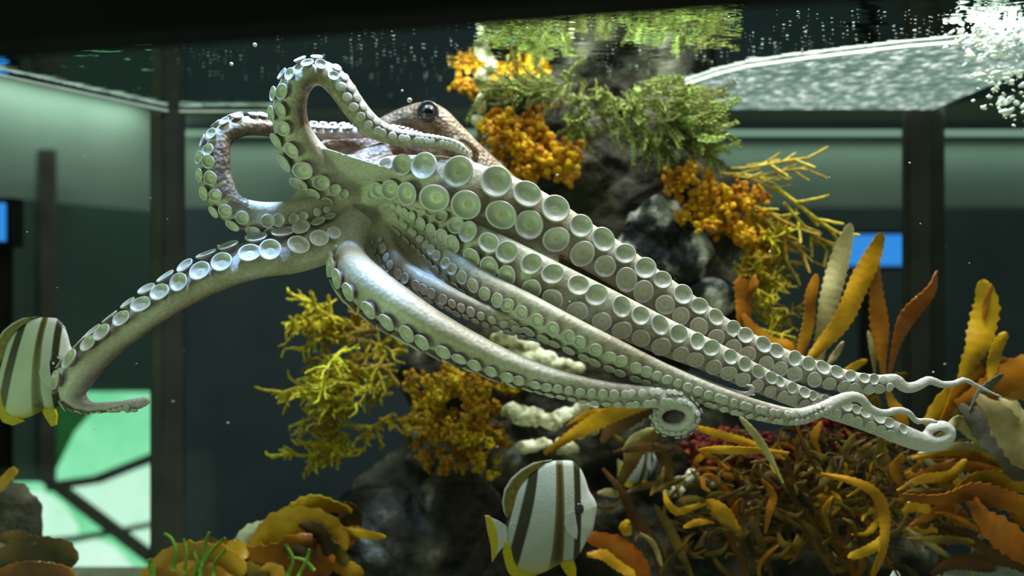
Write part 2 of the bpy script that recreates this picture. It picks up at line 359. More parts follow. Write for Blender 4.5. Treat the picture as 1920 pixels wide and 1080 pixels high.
# ------------------------------------------------------------------ the octopus
# rows: x, y (pixels), depth, radius (pixels), direction the suckers face: right, up, towards the lens
ARMS = {
 'left':  dict(cp=[(672, 405, .955, 42, -.1, .3, .9), (630, 440, .935, 46, -.15, .4, .85), (560, 468, .915, 46, -.2, .5, .8), (480, 484, .90, 43, -.25, .55, .75), (400, 512, .885, 41, -.3, .55, .75),
               (320, 555, .875, 39, -.4, .5, .7), (250, 603, .865, 37, -.5, .45, .65), (192, 650, .86, 37, -.65, .35, .55), (150, 694, .86, 40, -.85, .15, .45), (134, 735, .865, 34, -.9, -.35, .3),
               (160, 762, .87, 16, -.4, -.85, .2), (200, 763, .875, 12, 0, -.95, .25), (245, 760, .88, 13, .1, -.6, .75), (268, 754, .885, 11, .1, -.3, .9), (281, 749, .887, 6, .1, -.2, .9)], rs=.47, bias=.25, s0=.07),
 'curl':  dict(cp=[(668, 392, .965, 36, -.1, -.1, .9), (610, 398, .945, 34, -.1, -.4, .85), (545, 408, .925, 33, -.1, -.55, .8), (480, 408, .905, 33, -.2, -.55, .8), (432, 390, .895, 33, -.5, -.35, .8), (408, 350, .89, 33, -.45, 0, .9),
               (402, 300, .89, 32, -.5, .2, .85), (412, 258, .895, 28, -.5, .6, .6), (446, 236, .905, 26, -.2, .85, .5), (490, 234, .93, 25, 0, .9, .4), (545, 243, .96, 22, .1, .85, .5), (610, 246, .975, 19, .1, .8, .6),
               (670, 246, .975, 16, .1, .8, .6), (725, 245, .975, 14, .1, .7, .7), (770, 250, .972, 9, .2, .7, .7), (805, 258, .97, 5, .2, .6, .7)], rs=.41, bias=-.45, s0=.08),
 'raised': dict(cp=[(668, 388, .965, 40, -.1, .1, .95), (625, 350, .945, 48, -.4, 0, .9), (583, 310, .925, 50, -.6, 0, .85), (553, 262, .905, 42, -.5, 0, .87), (541, 215, .89, 38, -.5, .1, .87), (548, 168, .88, 36, -.5, .3, .8),
               (574, 138, .875, 33, -.25, .65, .7), (608, 136, .875, 29, .15, .7, .7), (638, 162, .875, 26, .4, .35, .85), (664, 200, .88, 24, .35, .2, .92), (698, 237, .89, 22, .25, .2, .95),
               (745, 257, .90, 18, .1, .3, .95), (800, 264, .905, 15, .1, .3, .95), (845, 270, .905, 12, .2, .2, .95), (872, 285, .905, 9, .3, 0, .95), (881, 303, .905, 5, .3, 0, .95)], rs=.38, bias=-.35, s0=.06),
 'top':   dict(cp=[(676, 372, .965, 34, 0, .2, .95), (720, 338, .945, 42, 0, -.02, .97), (780, 341, .925, 51, 0, -.06, .97), (850, 351, .91, 55, .05, -.06, .98), (930, 375, .905, 54, .05, -.02, .98), (1005, 408, .905, 50, .05, .04, .98), (1080, 450, .905, 43, .05, .05, .98),
               (1150, 492, .905, 40, .05, .05, .98), (1225, 542, .905, 36, .05, .05, .98), (1300, 592, .905, 33, .05, .05, .98), (1375, 638, .905, 30, .05, .05, .98), (1450, 674, .905, 28, .05, .05, .98), (1530, 701, .905, 25, .05, .05, .98), (1600, 717, .905, 21, .05, .05, .98), (1650, 719, .905, 17, .05, .05, .98),
               (1679, 713, .905, 13, .05, .05, .98), (1698, 727, .905, 11, .1, .2, .95), (1722, 723, .907, 10, .1, .2, .95), (1742, 713, .91, 9, .1, .2, .95), (1768, 721, .915, 7.5, .1, .2, .95), (1792, 718, .92, 6.5, .1, .2, .95), (1808, 712, .925, 6, .1, .2, .95), (1828, 721, .93, 5, .1, .2, .95), (1850, 732, .935, 4, .1, .2, .95), (1880, 745, .94, 3, .1, .2, .95)], rs=.535, bias=.0, s0=.03, tilt=.45, s1=.80),
 'second': dict(cp=[(682, 378, .972, 24, 0, 0, .95), (740, 374, .955, 26, -.1, -.15, .95), (800, 402, .93, 30, -.1, -.2, .95), (865, 440, .905, 35, -.1, -.2, .95), (935, 480, .885, 40, -.1, -.2, .95), (1010, 520, .87, 42, -.05, -.15, .95), (1090, 560, .868, 42, 0, -.1, .95), (1170, 597, .868, 39, 0, -.1, .95),
               (1250, 634, .87, 35, 0, -.05, .95), (1330, 668, .872, 31, 0, 0, .95), (1400, 701, .875, 27, 0, 0, .95), (1470, 733, .885, 23, 0, 0, .95), (1530, 756, .895, 22, 0, .05, .95), (1590, 775, .90, 22, 0, .1, .95), (1650, 798, .90, 21, 0, .1, .95), (1705, 821, .90, 20, .1, -.1, .95),
               (1748, 834, .90, 17, .1, -.5, .8), (1778, 824, .90, 15, .6, -.2, .75), (1784, 806, .90, 12, .6, .3, .7), (1765, 797, .90, 11, .1, .7, .7), (1742, 806, .90, 9, -.5, .5, .7), (1736, 820, .905, 6, -.6, 0, .7)], rs=.50, bias=.2, s0=.06, s1=.86),
 'third': dict(cp=[(686, 388, .975, 20, 0, 0, .95), (735, 406, .955, 24, -.25, -.35, .9), (790, 450, .93, 28, -.3, -.4, .88), (850, 502, .90, 33, -.3, -.45, .85), (915, 548, .872, 37, -.3, -.5, .8), (985, 584, .85, 38, -.3, -.55, .78), (1060, 622, .838, 36, -.3, -.6, .75), (1150, 665, .835, 33, -.3, -.6, .75),
               (1250, 709, .835, 27, -.25, -.55, .8), (1350, 748, .838, 23, -.2, -.4, .9), (1430, 772, .845, 20, -.1, -.25, .95), (1490, 782, .85, 17, -.1, 0, .98), (1535, 770, .855, 14, -.2, .2, .95), (1568, 753, .86, 12, -.2, .2, .95), (1595, 744, .865, 11, .1, .2, .95), (1615, 748, .868, 10, .2, .2, .95), (1633, 767, .87, 9, .2, .2, .95),
               (1658, 775, .872, 8, .1, .2, .95), (1684, 769, .875, 7.5, .1, .2, .95), (1704, 774, .877, 7, .1, .2, .95), (1719, 790, .88, 6.5, .1, .2, .95), (1738, 788, .88, 6, .1, .2, .95), (1760, 792, .88, 4, .1, .2, .95)], rs=.36, bias=.15, s0=.07, s1=.80, lat=1.15),
 'fold':  dict(cp=[(680, 394, .975, 20, 0, 0, .95), (706, 425, .96, 25, -.2, -.1, .95), (722, 465, .94, 27, -.3, -.25, .9), (752, 508, .915, 27, -.35, -.5, .8), (815, 545, .885, 25, -.3, -.6, .75), (880, 578, .86, 23, -.3, -.6, .75), (945, 604, .85, 20, -.3, -.6, .75), (1030, 630, .865, 17, -.3, -.6, .7), (1130, 655, .88, 15, -.3, -.6, .7),
               (1240, 690, .88, 13, -.2, -.6, .7), (1330, 722, .87, 10, 0, -.6, .8), (1378, 737, .862, 8, 0, -.6, .8), (1408, 738, .855, 7, .4, -.4, .8), (1412, 724, .852, 5, .6, .2, .8), (1398, 722, .85, 4, 0, .6, .8)], rs=.42, bias=.3, s0=.10),
 'lower': dict(cp=[(672, 395, .975, 40, -.2, 0, .95), (656, 445, .955, 42, -.5, -.1, .85), (650, 494, .925, 48, -.7, -.25, .6), (684, 538, .875, 55, -.62, -.55, .5), (742, 580, .85, 54, -.48, -.75, .42), (806, 620, .838, 49, -.42, -.8, .42), (884, 659, .83, 42, -.36, -.82, .42), (960, 692, .825, 36, -.3, -.82, .45),
               (1040, 717, .822, 30, -.25, -.75, .55), (1120, 736, .82, 26, -.15, -.5, .82), (1190, 744, .82, 23, 0, -.15, .95), (1245, 746, .822, 20, .1, .3, .9), (1285, 756, .825, 18, .5, .5, .65), (1302, 782, .825, 18, .8, -.1, .6), (1280, 805, .825, 17, .2, -.75, .6), (1245, 804, .825, 15, -.4, -.7, .6),
               (1229, 784, .828, 12, -.8, 0, .6), (1243, 766, .83, 9, -.2, .8, .6), (1268, 764, .835, 6, .3, .7, .6), (1280, 774, .84, 4, .5, 0, .8)], rs=.35, bias=.55, s0=.06, lat=1.25),
}
rng = random.Random(7)
oct_mb = MB(); samples = []          # (position, oral direction, radius, bias, tip)
SUCK = []                            # (matrix, size)
ARM = {}
for name, A in ARMS.items():
    rows = []
    for (x, y, d, r, ox, oz, oc) in A['cp']:
        p = P(x, y, d); rows.append((p.x, p.y, p.z, px(r, d), ox, -oc, oz))
    S, u = spline(rows, 0.006)
    L = u[-1]; n = len(S); fr = []
    for i in range(n):
        C = Vector(S[i, :3]); T = Vector(S[min(i + 1, n - 1), :3]) - Vector(S[max(i - 1, 0), :3]); T.normalize()
        O = Vector(S[i, 4:7]); O = (O - T * O.dot(T)).normalized(); Lt = T.cross(O).normalized()
        r = max(0.0015, float(S[i, 3])); fr.append((C, T, O, Lt, r))
        tip = max(0.0, (u[i] / L - 0.62) / 0.30); tip = min(1, tip) ** 1.3
        if name in ('curl', 'raised'): tip *= 0.35
        samples.append((C, O, r, A['bias'], tip))
    ARM[name] = (fr, u)
    # skin tube: flattened on the sucker side, round on the back
    K = 18; vs = []; fs = []
    for i, (C, T, O, Lt, r) in enumerate(fr):
        taper = 1.0
        for k in range(K):
            a = 2 * math.pi * k / K; sa = math.sin(a)
            kk = 0.60 if sa > 0 else 0.82
            vs.append(C + Lt * (math.cos(a) * r) + O * (sa * r * kk))
    for i in range(n - 1):
        for k in range(K):
            k2 = (k + 1) % K; fs.append((i * K + k, i * K + k2, (i + 1) * K + k2, (i + 1) * K + k))
    fs.append(tuple(reversed(range(K)))); fs.append(tuple((n - 1) * K + k for k in range(K)))
    oct_mb.add(vs, fs)
    # suckers: two alternating rows
    lat = A.get('lat', 0.86); s = A['s0'] * L; side = 1; s_end = A.get('s1', .97) * L
    while s < s_end:
        i = min(n - 1, int(np.searchsorted(u, s))); C, T, O, Lt, r = fr[i]
        size = A['rs'] * r * rng.uniform(.93, 1.06)
        grow = min(1, 0.55 + 0.45 * (s / L - A['s0']) / 0.12); size *= grow
        lo = min(0.8, lat * A['rs']) * side
        pos = C + Lt * (lo * r) + O * (0.60 * r * math.sqrt(1 - lo * lo)) + O * (0.10 * size)
        nrm = (O + Lt * (lo * A.get('tilt', 0.75))).normalized()
        nrm = (nrm + Vector((rng.gauss(0, .07), rng.gauss(0, .07), rng.gauss(0, .07)))).normalized()
        SUCK.append((pos, nrm, max(size, 0.0011)))
        s += A['rs'] * r * 1.06 * max(.6, grow); side = -side

# webs between neighbouring arms near the mouth: (arm, length, arm, length, sag)
def arm_at(name, s):
    fr, u = ARM[name]; return fr[min(len(fr) - 1, int(np.searchsorted(u, s)))]
WEBS = [('raised', .115, 'top', .21, .0), ('top', .30, 'second', .31, .06), ('second', .36, 'third', .36, .06), ('third', .27, 'fold', .235, .04),
        ('fold', .135, 'lower', .125, .10), ('lower', .10, 'left', .10, .15), ('left', .085, 'curl', .085, .2), ('curl', .125, 'raised', .105, .25)]
for a, la, b, lb, sag in WEBS:
    nu, nt_ = 26, 12; th = 0.0065; vs = []
    for i in range(nu):
        for j in range(nt_):
            t = j / (nt_ - 1); k = (i / (nu - 1)) * (1 - sag * math.sin(math.pi * t))
            A_ = arm_at(a, la * k); B_ = arm_at(b, lb * k)
            p = A_[0].lerp(B_[0], t); p = p + Vector((0, 1, 0)) * (-0.28 * min(A_[4], B_[4])) + Vector((0, 0.006 * math.sin(math.pi * t), 0))
            vs.append(p)
            if 0 < j < nt_ - 1: samples.append((p, Vector((0, -1, 0)), 0.010, 0.55, 0.0))
    n0 = len(vs); vs2 = [v + Vector((0, th, 0)) for v in vs]; fs = []
    for i in range(nu - 1):
        for j in range(nt_ - 1):
            q = (i * nt_ + j, i * nt_ + j + 1, (i + 1) * nt_ + j + 1, (i + 1) * nt_ + j)
            fs.append(q); fs.append(tuple(n0 + x for x in reversed(q)))
    def side_(idx):
        for p_, q_ in zip(idx[:-1], idx[1:]): fs.append((p_, q_, n0 + q_, n0 + p_))
    side_([j for j in range(nt_)]); side_([(nu - 1) * nt_ + j for j in range(nt_)]); side_([i * nt_ for i in range(nu)]); side_([i * nt_ + nt_ - 1 for i in range(nu)])
    oct_mb.add(vs + vs2, fs)

# head, mantle, brow, siphon
def chain(cp, n=16, back=True, squash=1.0):
    rows = [(*P(x, y, d), px(r, d)) for x, y, d, r in cp]; S, u = spline(rows, 0.006)
    pts = [Vector(s[:3]) for s in S]; rad = [max(.001, s[3]) for s in S]
    oct_mb.tube(pts, rad, n)
    if back:
        for p, r in zip(pts, rad):
            for o in ((0, -1, 0), (0, 0, 1), (.5, -.7, .5), (.7, -.2, .5), (-.5, -.7, -.5)): samples.append((p + Vector(o) * r * 0.8, Vector((0, 1, -.4)), r, -0.9, 0.0))
chain([(700, 268, 1.03, 12), (715, 254, 1.03, 26), (745, 240, 1.03, 31), (785, 230, 1.028, 36), (808, 232, 1.028, 38), (838, 266, 1.035, 42), (880, 325, 1.05, 54), (925, 372, 1.06, 58), (975, 418, 1.07, 57), (1025, 458, 1.08, 48), (1055, 482, 1.08, 22)], 24)
oct_mb.blob(P(797, 222, 1.015), (px(30, 1), px(22, 1), px(31, 1)), 3); samples.append((P(797, 222, .995), Vector((0, 1, 0)), .02, -.9, 0))
oct_mb.blob(P(655, 345, .962), (px(84, .96), px(22, .96), px(56, .96)), 3, Matrix.Rotation(R(-12), 3, 'Y'))      # oral disc
oct_mb.blob(P(680, 415, .975), (px(80, .97), px(26, .97), px(62, .97)), 3, Matrix.Rotation(R(25), 3, 'Y'))
oct_mb.blob(P(620, 440, .965), (px(60, .97), px(24, .97), px(58, .97)), 3, Matrix.Rotation(R(-25), 3, 'Y'))
for q in ((655, 345), (600, 320), (700, 350), (680, 415), (640, 430), (715, 440), (610, 450)): samples.append((P(*q, .955), Vector((0, -1, 0)), .012, .8, 0))
chain([(590, 300, 1.0, 24), (640, 288, 1.01, 36), (700, 280, 1.02, 40), (770, 285, 1.03, 42), (840, 305, 1.04, 40)], 18)                     # dark web behind the raised arm
chain([(740, 300, .99, 40), (690, 330, .985, 50), (660, 370, .985, 50)], 20)                # the neck between the head and the ring of arms
chain([(860, 262, 1.000, 4), (874, 264, .994, 6), (888, 276, .990, 7), (893, 292, .990, 7), (884, 308, .992, 7), (872, 312, .996, 5)], 10)   # rim of the siphon

body_me = oct_mb.mesh('octopus_raw')
raw = obj('octopus_raw', body_me)
md = raw.modifiers.new('remesh', 'REMESH'); md.mode = 'VOXEL'; md.voxel_size = 0.0023; md.use_smooth_shade = True
ms = raw.modifiers.new('smooth', 'SMOOTH'); ms.factor = 0.5; ms.iterations = 4
dg = bpy.context.evaluated_depsgraph_get(); dg.update()
skin_me = bpy.data.meshes.new_from_object(raw.evaluated_get(dg)); skin_me.name = 'body'
bpy.data.objects.remove(raw); bpy.data.meshes.remove(body_me)
skin_me.materials.clear(); skin_me.materials.append(M['skin'])

kd = kdtree.KDTree(len(samples))
for i, sm in enumerate(samples): kd.insert(sm[0], i)
kd.balance()
ca = skin_me.color_attributes.new('anatomy', 'FLOAT_COLOR', 'POINT')
vals = np.zeros((len(skin_me.vertices), 4), np.float32); vals[:, 3] = 1
for v in skin_me.vertices:
    co = v.co; q = 0; tp = 0; w = 0
    for c_, idx, dist in kd.find_n(co, 3):
        C, O, r, bias, tip = samples[idx]; ww = 1 / (dist + .002)
        q += ww * ((co - C).dot(O) / r + bias); tp += ww * tip; w += ww
    q /= w; tp /= w
    k = min(1, max(0, (q + 0.40) / 0.75)); k = k * k * (3 - 2 * k)
    vals[v.index, 0] = k; vals[v.index, 1] = tp * 0.75
ca.data.foreach_set('color', vals.ravel())
octo = empty('octopus', P(668, 395, .965))
tag(octo, 'large pale octopus swimming with its suckered arms spread across the tank', 'octopus')
INV = Matrix.Translation(-octo.location)
body = obj('body', skin_me, None, octo); body.matrix_parent_inverse = INV
body['label'] = 'brown backed skin with pale underside, eight arms and web'

# sucker meshes
def sucker_mesh(name, prof, seg):
    vs = []; fs = []; pr = []
    for (r, h, k) in prof[:-1]:
        for j in range(seg):
            a = 2 * math.pi * j / seg; vs.append((r * math.cos(a), r * math.sin(a), h)); pr.append(k)
    n = len(prof) - 1
    for i in range(n - 1):
        for j in range(seg):
            j2 = (j + 1) % seg; fs.append((i * seg + j, i * seg + j2, (i + 1) * seg + j2, (i + 1) * seg + j))
    vs.append((0, 0, prof[-1][1])); pr.append(prof[-1][2]); c = len(vs) - 1
    for j in range(seg): fs.append(((n - 1) * seg + j, (n - 1) * seg + (j + 1) % seg, c))
    return vs, fs, pr
DISH = [(.60, -.35, 0), (.64, .05, .08), (.84, .26, .18), (.98, .40, .28), (1.0, .50, .36), (.96, .57, .44), (.89, .58, .50), (.82, .50, .58), (.66, .32, .70), (.46, .22, .80), (.30, .22, .86), (.18, .26, .92), (.09, .25, .98), (0, .22, 1)]
DOME = [(.70, -.3, 0), (.80, .05, .08), (.96, .22, .20), (1.0, .36, .34), (.90, .48, .44), (.62, .56, .62), (.28, .58, .82), (0, .58, .9)]
def make_me(name, data):
    vs, fs, pr = data; me = bpy.data.meshes.new(name); me.from_pydata(vs, [], fs); me.update()
    a = me.attributes.new('profile', 'FLOAT', 'POINT'); a.data.foreach_set('value', pr)
    me.polygons.foreach_set('use_smooth', [True] * len(me.polygons)); me.materials.append(M['sucker']); return me
dish_d = sucker_mesh('dish', DISH, 26); dome_d = sucker_mesh('dome', DOME, 12)
dish_me = make_me('sucker', dish_d)
SUCK.sort(key=lambda s: -s[2])
def suck_mat(pos, nrm, size):
    q = Vector((0, 0, 1)).rotation_difference(nrm); e_ = rng.uniform(.9, 1.08)
    return Matrix.Translation(pos) @ q.to_matrix().to_4x4() @ Matrix.Rotation(rng.random() * 6.28, 4, 'Z') @ Matrix.Diagonal((size * e_, size / e_, size * .9, 1))
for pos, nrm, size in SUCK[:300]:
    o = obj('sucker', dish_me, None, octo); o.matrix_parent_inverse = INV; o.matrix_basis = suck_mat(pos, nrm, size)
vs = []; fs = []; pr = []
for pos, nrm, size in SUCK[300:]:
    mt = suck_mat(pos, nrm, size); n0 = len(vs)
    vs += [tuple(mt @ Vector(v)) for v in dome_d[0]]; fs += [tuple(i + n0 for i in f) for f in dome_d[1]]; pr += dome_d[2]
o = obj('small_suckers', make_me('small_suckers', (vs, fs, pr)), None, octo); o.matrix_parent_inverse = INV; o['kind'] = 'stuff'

# eye
def on_octo(o): o.parent = octo; o.matrix_parent_inverse = INV; return o
ec = P(803, 212, 0.993)
m = MB(); m.blob((0, 0, 0), (px(17, 1), px(12, 1), px(18, 1)), 3); eye = m.build('eye', M['iris']); on_octo(eye); eye.location = ec; eye['label'] = 'dark glossy eye'
m = MB(); m.blob((0, -px(10, 1), 0), (px(11, 1), px(4, 1), px(9.5, 1)), 3); pu = m.build('pupil', M['eye']); pu.parent = eye
m = MB(); rr = [Vector((math.cos(a) * px(17.5, 1), -px(5, 1), math.sin(a) * px(19, 1))) for a in np.linspace(R(-35), R(215), 30)]
m.tube(rr, [px(3.2, 1)] * 30, 8); ld = m.build('eyelid', M['iris']); ld.parent = eye

# ------------------------------------------------------------------ water surface things
def on_surface(x, y, dz=0.0):
    d = (WATER + dz) * F / (540 - y); return Vector(((x - 960) / F * d, d, WATER + dz))
M['lit_water'] = mat_emit('painted_lit_water', (0.3, 0.4, 0.36), 1.0, [(0.34, (0.10, 0.17, 0.14)), (0.50, (0.20, 0.30, 0.25)), (0.58, (0.36, 0.46, 0.41)), (0.68, (0.95, 1.0, 0.97))], 60)  # mottled glow painted in place of the lit strip of water surface
M['rim'] = mat_emit('painted_bright_edge', (1.0, 1.0, 0.90), 1.6)  # painted bright line along the near edge of the lit water
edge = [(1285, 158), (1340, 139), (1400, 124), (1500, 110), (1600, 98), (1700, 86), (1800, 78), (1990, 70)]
e = empty('surface_glow', on_surface(1600, 150, -.004)); tag(e, 'pale glowing sheet painted as the lit strip of water surface at upper right', 'painted glow')
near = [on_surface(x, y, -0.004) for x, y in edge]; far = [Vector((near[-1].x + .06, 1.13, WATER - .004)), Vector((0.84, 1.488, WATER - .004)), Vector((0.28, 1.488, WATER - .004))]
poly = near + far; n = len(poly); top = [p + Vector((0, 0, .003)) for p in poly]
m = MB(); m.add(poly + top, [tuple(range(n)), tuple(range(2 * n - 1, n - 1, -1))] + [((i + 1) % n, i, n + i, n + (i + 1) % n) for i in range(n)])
o = m.build('lit_water', M['lit_water'], e, False); o.matrix_parent_inverse = Matrix.Translation(-e.location)
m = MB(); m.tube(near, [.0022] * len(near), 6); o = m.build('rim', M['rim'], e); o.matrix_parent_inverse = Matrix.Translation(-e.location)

rb = random.Random(3)
m = MB()
for i in range(390):                                      # foam of the inflow at the upper right
    t = rb.random(); cx = 1830 + 70 * t + rb.gauss(0, 26); cy = 20 + 190 * t + rb.gauss(0, 22)
    if rb.random() < .35: cx = rb.uniform(1830, 1930); cy = rb.gauss(45, 22)
    r = rb.choice((1.5, 2, 2, 2.5, 3, 4, 5, 7)); d = rb.uniform(1.0, 1.06); q = P(cx, cy, d)
    if q.z > WATER - .006: q.z = WATER - .006 - rb.random() * .01
    m.blob(q, (px(r, 1) * rb.uniform(1, 2.2), px(r, 1), px(r, 1) * .8), 1, Matrix.Rotation(rb.uniform(-.9, .9), 3, 'Y'), .4, rb)
tag(m.build('foam', M['foam']), 'white foam and bubbles of the inflow in the upper right corner', 'foam', None, 'stuff')
m = MB()
for i in range(800):                                      # small bubbles clinging to the underside of the surface
    x = rb.uniform(330, 1800); y = rb.uniform(25, 150) if rb.random() < .8 else rb.uniform(60, 200)
    if y < 92 - x * .068: continue
    q = on_surface(x, y, -.003); r = rb.choice((.0005, .0006, .0008, .0008, .0011, .0015))
    m.blob(q, (r * 1.5, r, r * .5), 1)
tag(m.build('surface_bubbles', mat_plain('bubble', (.22, .26, .26), .1, .9)), 'tiny bubbles clinging under the dark water surface', 'bubbles', None, 'stuff')
m = MB()
for i in range(70):                                       # drifting specks
    q = P(rb.uniform(20, 1900), rb.uniform(160, 1050), rb.uniform(.75, 1.3)); r = rb.choice((.0006, .0008, .0012)); m.blob(q, (r * rb.uniform(1, 2), r, r), 1)
for x, y, r in ((768, 188, 5), (754, 170, 2.5), (434, 120, 3.5), (478, 84, 4)): m.blob(P(x, y, .88), (px(r, .88),) * 3, 2)
tag(m.build('drifting_specks', mat_plain('speck', (.55, .58, .5), .3, .5)), 'pale specks drifting in the water', 'specks', None, 'stuff')

# ------------------------------------------------------------------ reef
def rocky(name, blobs, mat, label, cat, vox=0.007, amp=0.018, freq=14, squash=.75, group=None, parent=None):
    m = MB()
    for x, y, d, rx, ry in blobs: m.blob(P(x, y, d), (px(rx, d), px(min(rx, ry), d) * squash, px(ry, d)), 3)
    me = m.mesh(name); t = obj(name, me); r_ = t.modifiers.new('r', 'REMESH'); r_.mode = 'VOXEL'; r_.voxel_size = vox; r_.use_smooth_shade = True
    g = bpy.context.evaluated_depsgraph_get(); g.update(); out = bpy.data.meshes.new_from_object(t.evaluated_get(g)); bpy.data.objects.remove(t); bpy.data.meshes.remove(me)
    nrm = [v.normal.copy() for v in out.vertices]
    for v, nn in zip(out.vertices, nrm):
        k = noise.fractal(v.co * freq, 1.0, 2.0, 4) + 0.6 * (0.5 - abs(noise.noise(v.co * freq * 2.3)))
        v.co += nn * (amp * k)
    out.name = name; out.materials.clear(); out.materials.append(mat); out.update()
    o = bpy.data.objects.new(name, out); COL.objects.link(o); tag(o, label, cat, group)
    if parent: o.parent = parent
    return o
rocky('reef_pillar', [(1000, 190, 1.33, 90, 75), (1150, 180, 1.34, 110, 80), (1255, 215, 1.35, 85, 80), (1075, 300, 1.34, 130, 120), (1220, 310, 1.35, 120, 120), (1310, 410, 1.35, 100, 110), (1170, 450, 1.35, 150, 140),
    (1290, 570, 1.35, 110, 110), (1150, 610, 1.35, 160, 140), (950, 700, 1.34, 140, 110), (830, 690, 1.34, 90, 90), (1100, 770, 1.33, 160, 140), (890, 840, 1.34, 140, 110), (800, 960, 1.35, 140, 120), (1060, 930, 1.35, 160, 140),
    (1270, 860, 1.35, 150, 130), (1210, 1020, 1.35, 170, 130), (930, 1050, 1.36, 190, 120), (1420, 960, 1.36, 160, 150), (1600, 1030, 1.37, 150, 110)],
    M['rock'], 'dark rugged rock pillar rising to the surface behind the octopus', 'rock')
rocky('reef_rock', [(1235, 420, 1.22, 62, 48), (1215, 480, 1.22, 75, 50), (1290, 480, 1.22, 40, 60), (1330, 560, 1.22, 55, 36)], M['rock_pale'], 'pale encrusted rock beside the long upper arms', 'rock', .005, .012, 22)
rocky('reef_rock', [(700, 1010, 1.24, 95, 95), (790, 1050, 1.23, 110, 80), (860, 960, 1.26, 80, 90)], M['rock'], 'dark boulder at the bottom left of the striped fish', 'rock', .006, .014, 18)
rocky('reef_rock', [(1400, 1040, 1.20, 90, 70), (1330, 960, 1.22, 60, 50), (1500, 1060, 1.2, 80, 60)], M['rock'], 'grey rock under the kelp at the bottom', 'rock', .006, .014, 18)
rocky('reef_rock', [(20, 985, 1.18, 50, 75), (-30, 1050, 1.18, 90, 80)], M['rock'], 'dark rock in the bottom left corner', 'rock', .006, .012, 18)
rocky('reef_rock', [(430, 1110, 1.25, 180, 50), (620, 1090, 1.25, 120, 50)], M['rock'], 'low dark rock beneath the orange weed at the bottom left', 'rock', .007, .012, 18)

def crust(label, blobs, d):
    rocky('coral_crust', [(x, y, d, rx, ry) for x, y, rx, ry in blobs], M['coral'], label, 'coral', .0030, .0075, 34, .9, 'cream coral crusts')
crust('cream coral crust between the two lowest arms', [(945, 633, 24, 10), (985, 648, 30, 11), (1010, 672, 36, 15), (1050, 685, 28, 13), (1075, 690, 20, 9), (960, 662, 18, 9)], 1.18)
crust('large cream coral crust below the lowest arm', [(960, 770, 26, 14), (995, 785, 34, 17), (1035, 790, 28, 14), (1060, 775, 22, 12), (1100, 765, 24, 10)], 1.18)
crust('cream coral crust just above the striped fish', [(990, 838, 20, 9), (1020, 832, 16, 10), (1060, 838, 22, 13), (1085, 815, 12, 11), (1110, 805, 14, 9), (1128, 798, 9, 7)], 1.16)
crust('small cream coral lumps right of the striped fish', [(1280, 897, 16, 7), (1298, 888, 12, 10), (1320, 900, 8, 7), (1262, 919, 20, 6), (1335, 906, 7, 6)], 1.14)
crust('cream crust on the left edge of the rock pillar near the surface', [(905, 150, 12, 22), (900, 195, 10, 18), (915, 130, 16, 9), (895, 228, 12, 12), (1040, 196, 26, 10), (1060, 182, 14, 8), (985, 110, 26, 8)], 1.20)

# ---- algae pieces (shared meshes)
ra = random.Random(11)
def lobe_cluster(seed, n=11):
    r = random.Random(seed); m = MB()
    for i in range(n):
        c = Vector((r.gauss(0, .38), r.gauss(0, .30), r.uniform(-.1, .75))); a = r.uniform(.16, .32)
        m.blob(c, (a, a * r.uniform(.5, .9), a * r.uniform(.8, 1.5)), 2, Matrix.Rotation(r.uniform(-1, 1), 3, 'X') @ Matrix.Rotation(r.uniform(-1, 1), 3, 'Y'), .28, r)
    return m.mesh('lobe_cluster')
def stick_branch(seed, n=8, th=.052, spread=.9, sub=True):
    r = random.Random(seed); m = MB()
    def stem(p, d, L, t, depth):
        pts = [p.copy()]; k = 6
        for i in range(k):
            d = (d + Vector((r.gauss(0, .16), r.gauss(0, .16), r.gauss(0, .12)))).normalized(); pts.append(pts[-1] + d * L / k)
        m.tube(pts, [t * (1 - .45 * i / k) for i in range(k + 1)], 5)
        if depth > 0:
            for i in range(n if depth == 2 else 2):
                j = r.randint(1, k); q = (d + Vector((r.gauss(0, spread), r.gauss(0, spread), r.gauss(0, spread * .6)))).normalized()
                stem(pts[j], q, L * r.uniform(.28, .5), t * .8, depth - 1)
    stem(Vector((0, 0, 0)), Vector((0, 0, 1)), 1.0, th, 2 if sub else 1)
    return m.mesh('branch')
def feather(seed):
    r = random.Random(seed); m = MB(); pts = []; k = 14; bend = r.uniform(.25, .6)
    for i in range(k + 1): t = i / k; pts.append(Vector((bend * t * t, 0, t - .15 * t * t)))
    m.tube(pts, [.018] * (k + 1), 5)
    for i in range(2, k + 1):
        for sgn in (-1, 1):
            p = pts[i]; L = .20 * (1.1 - .5 * i / k); d = Vector((r.gauss(0, .2) + .2, sgn, .9)).normalized() * L; w = Vector((.022, 0, 0)); h = Vector((0, 0, .02))
            mid = p + d * .55
            m.add([p, mid + w + h, p + d, mid - w + h, mid + w - h, mid - w - h], [(0, 1, 3), (1, 2, 3), (0, 5, 4), (4, 5, 2), (0, 4, 1), (1, 4, 2), (0, 3, 5), (3, 2, 5)])
    return m.mesh('frond')
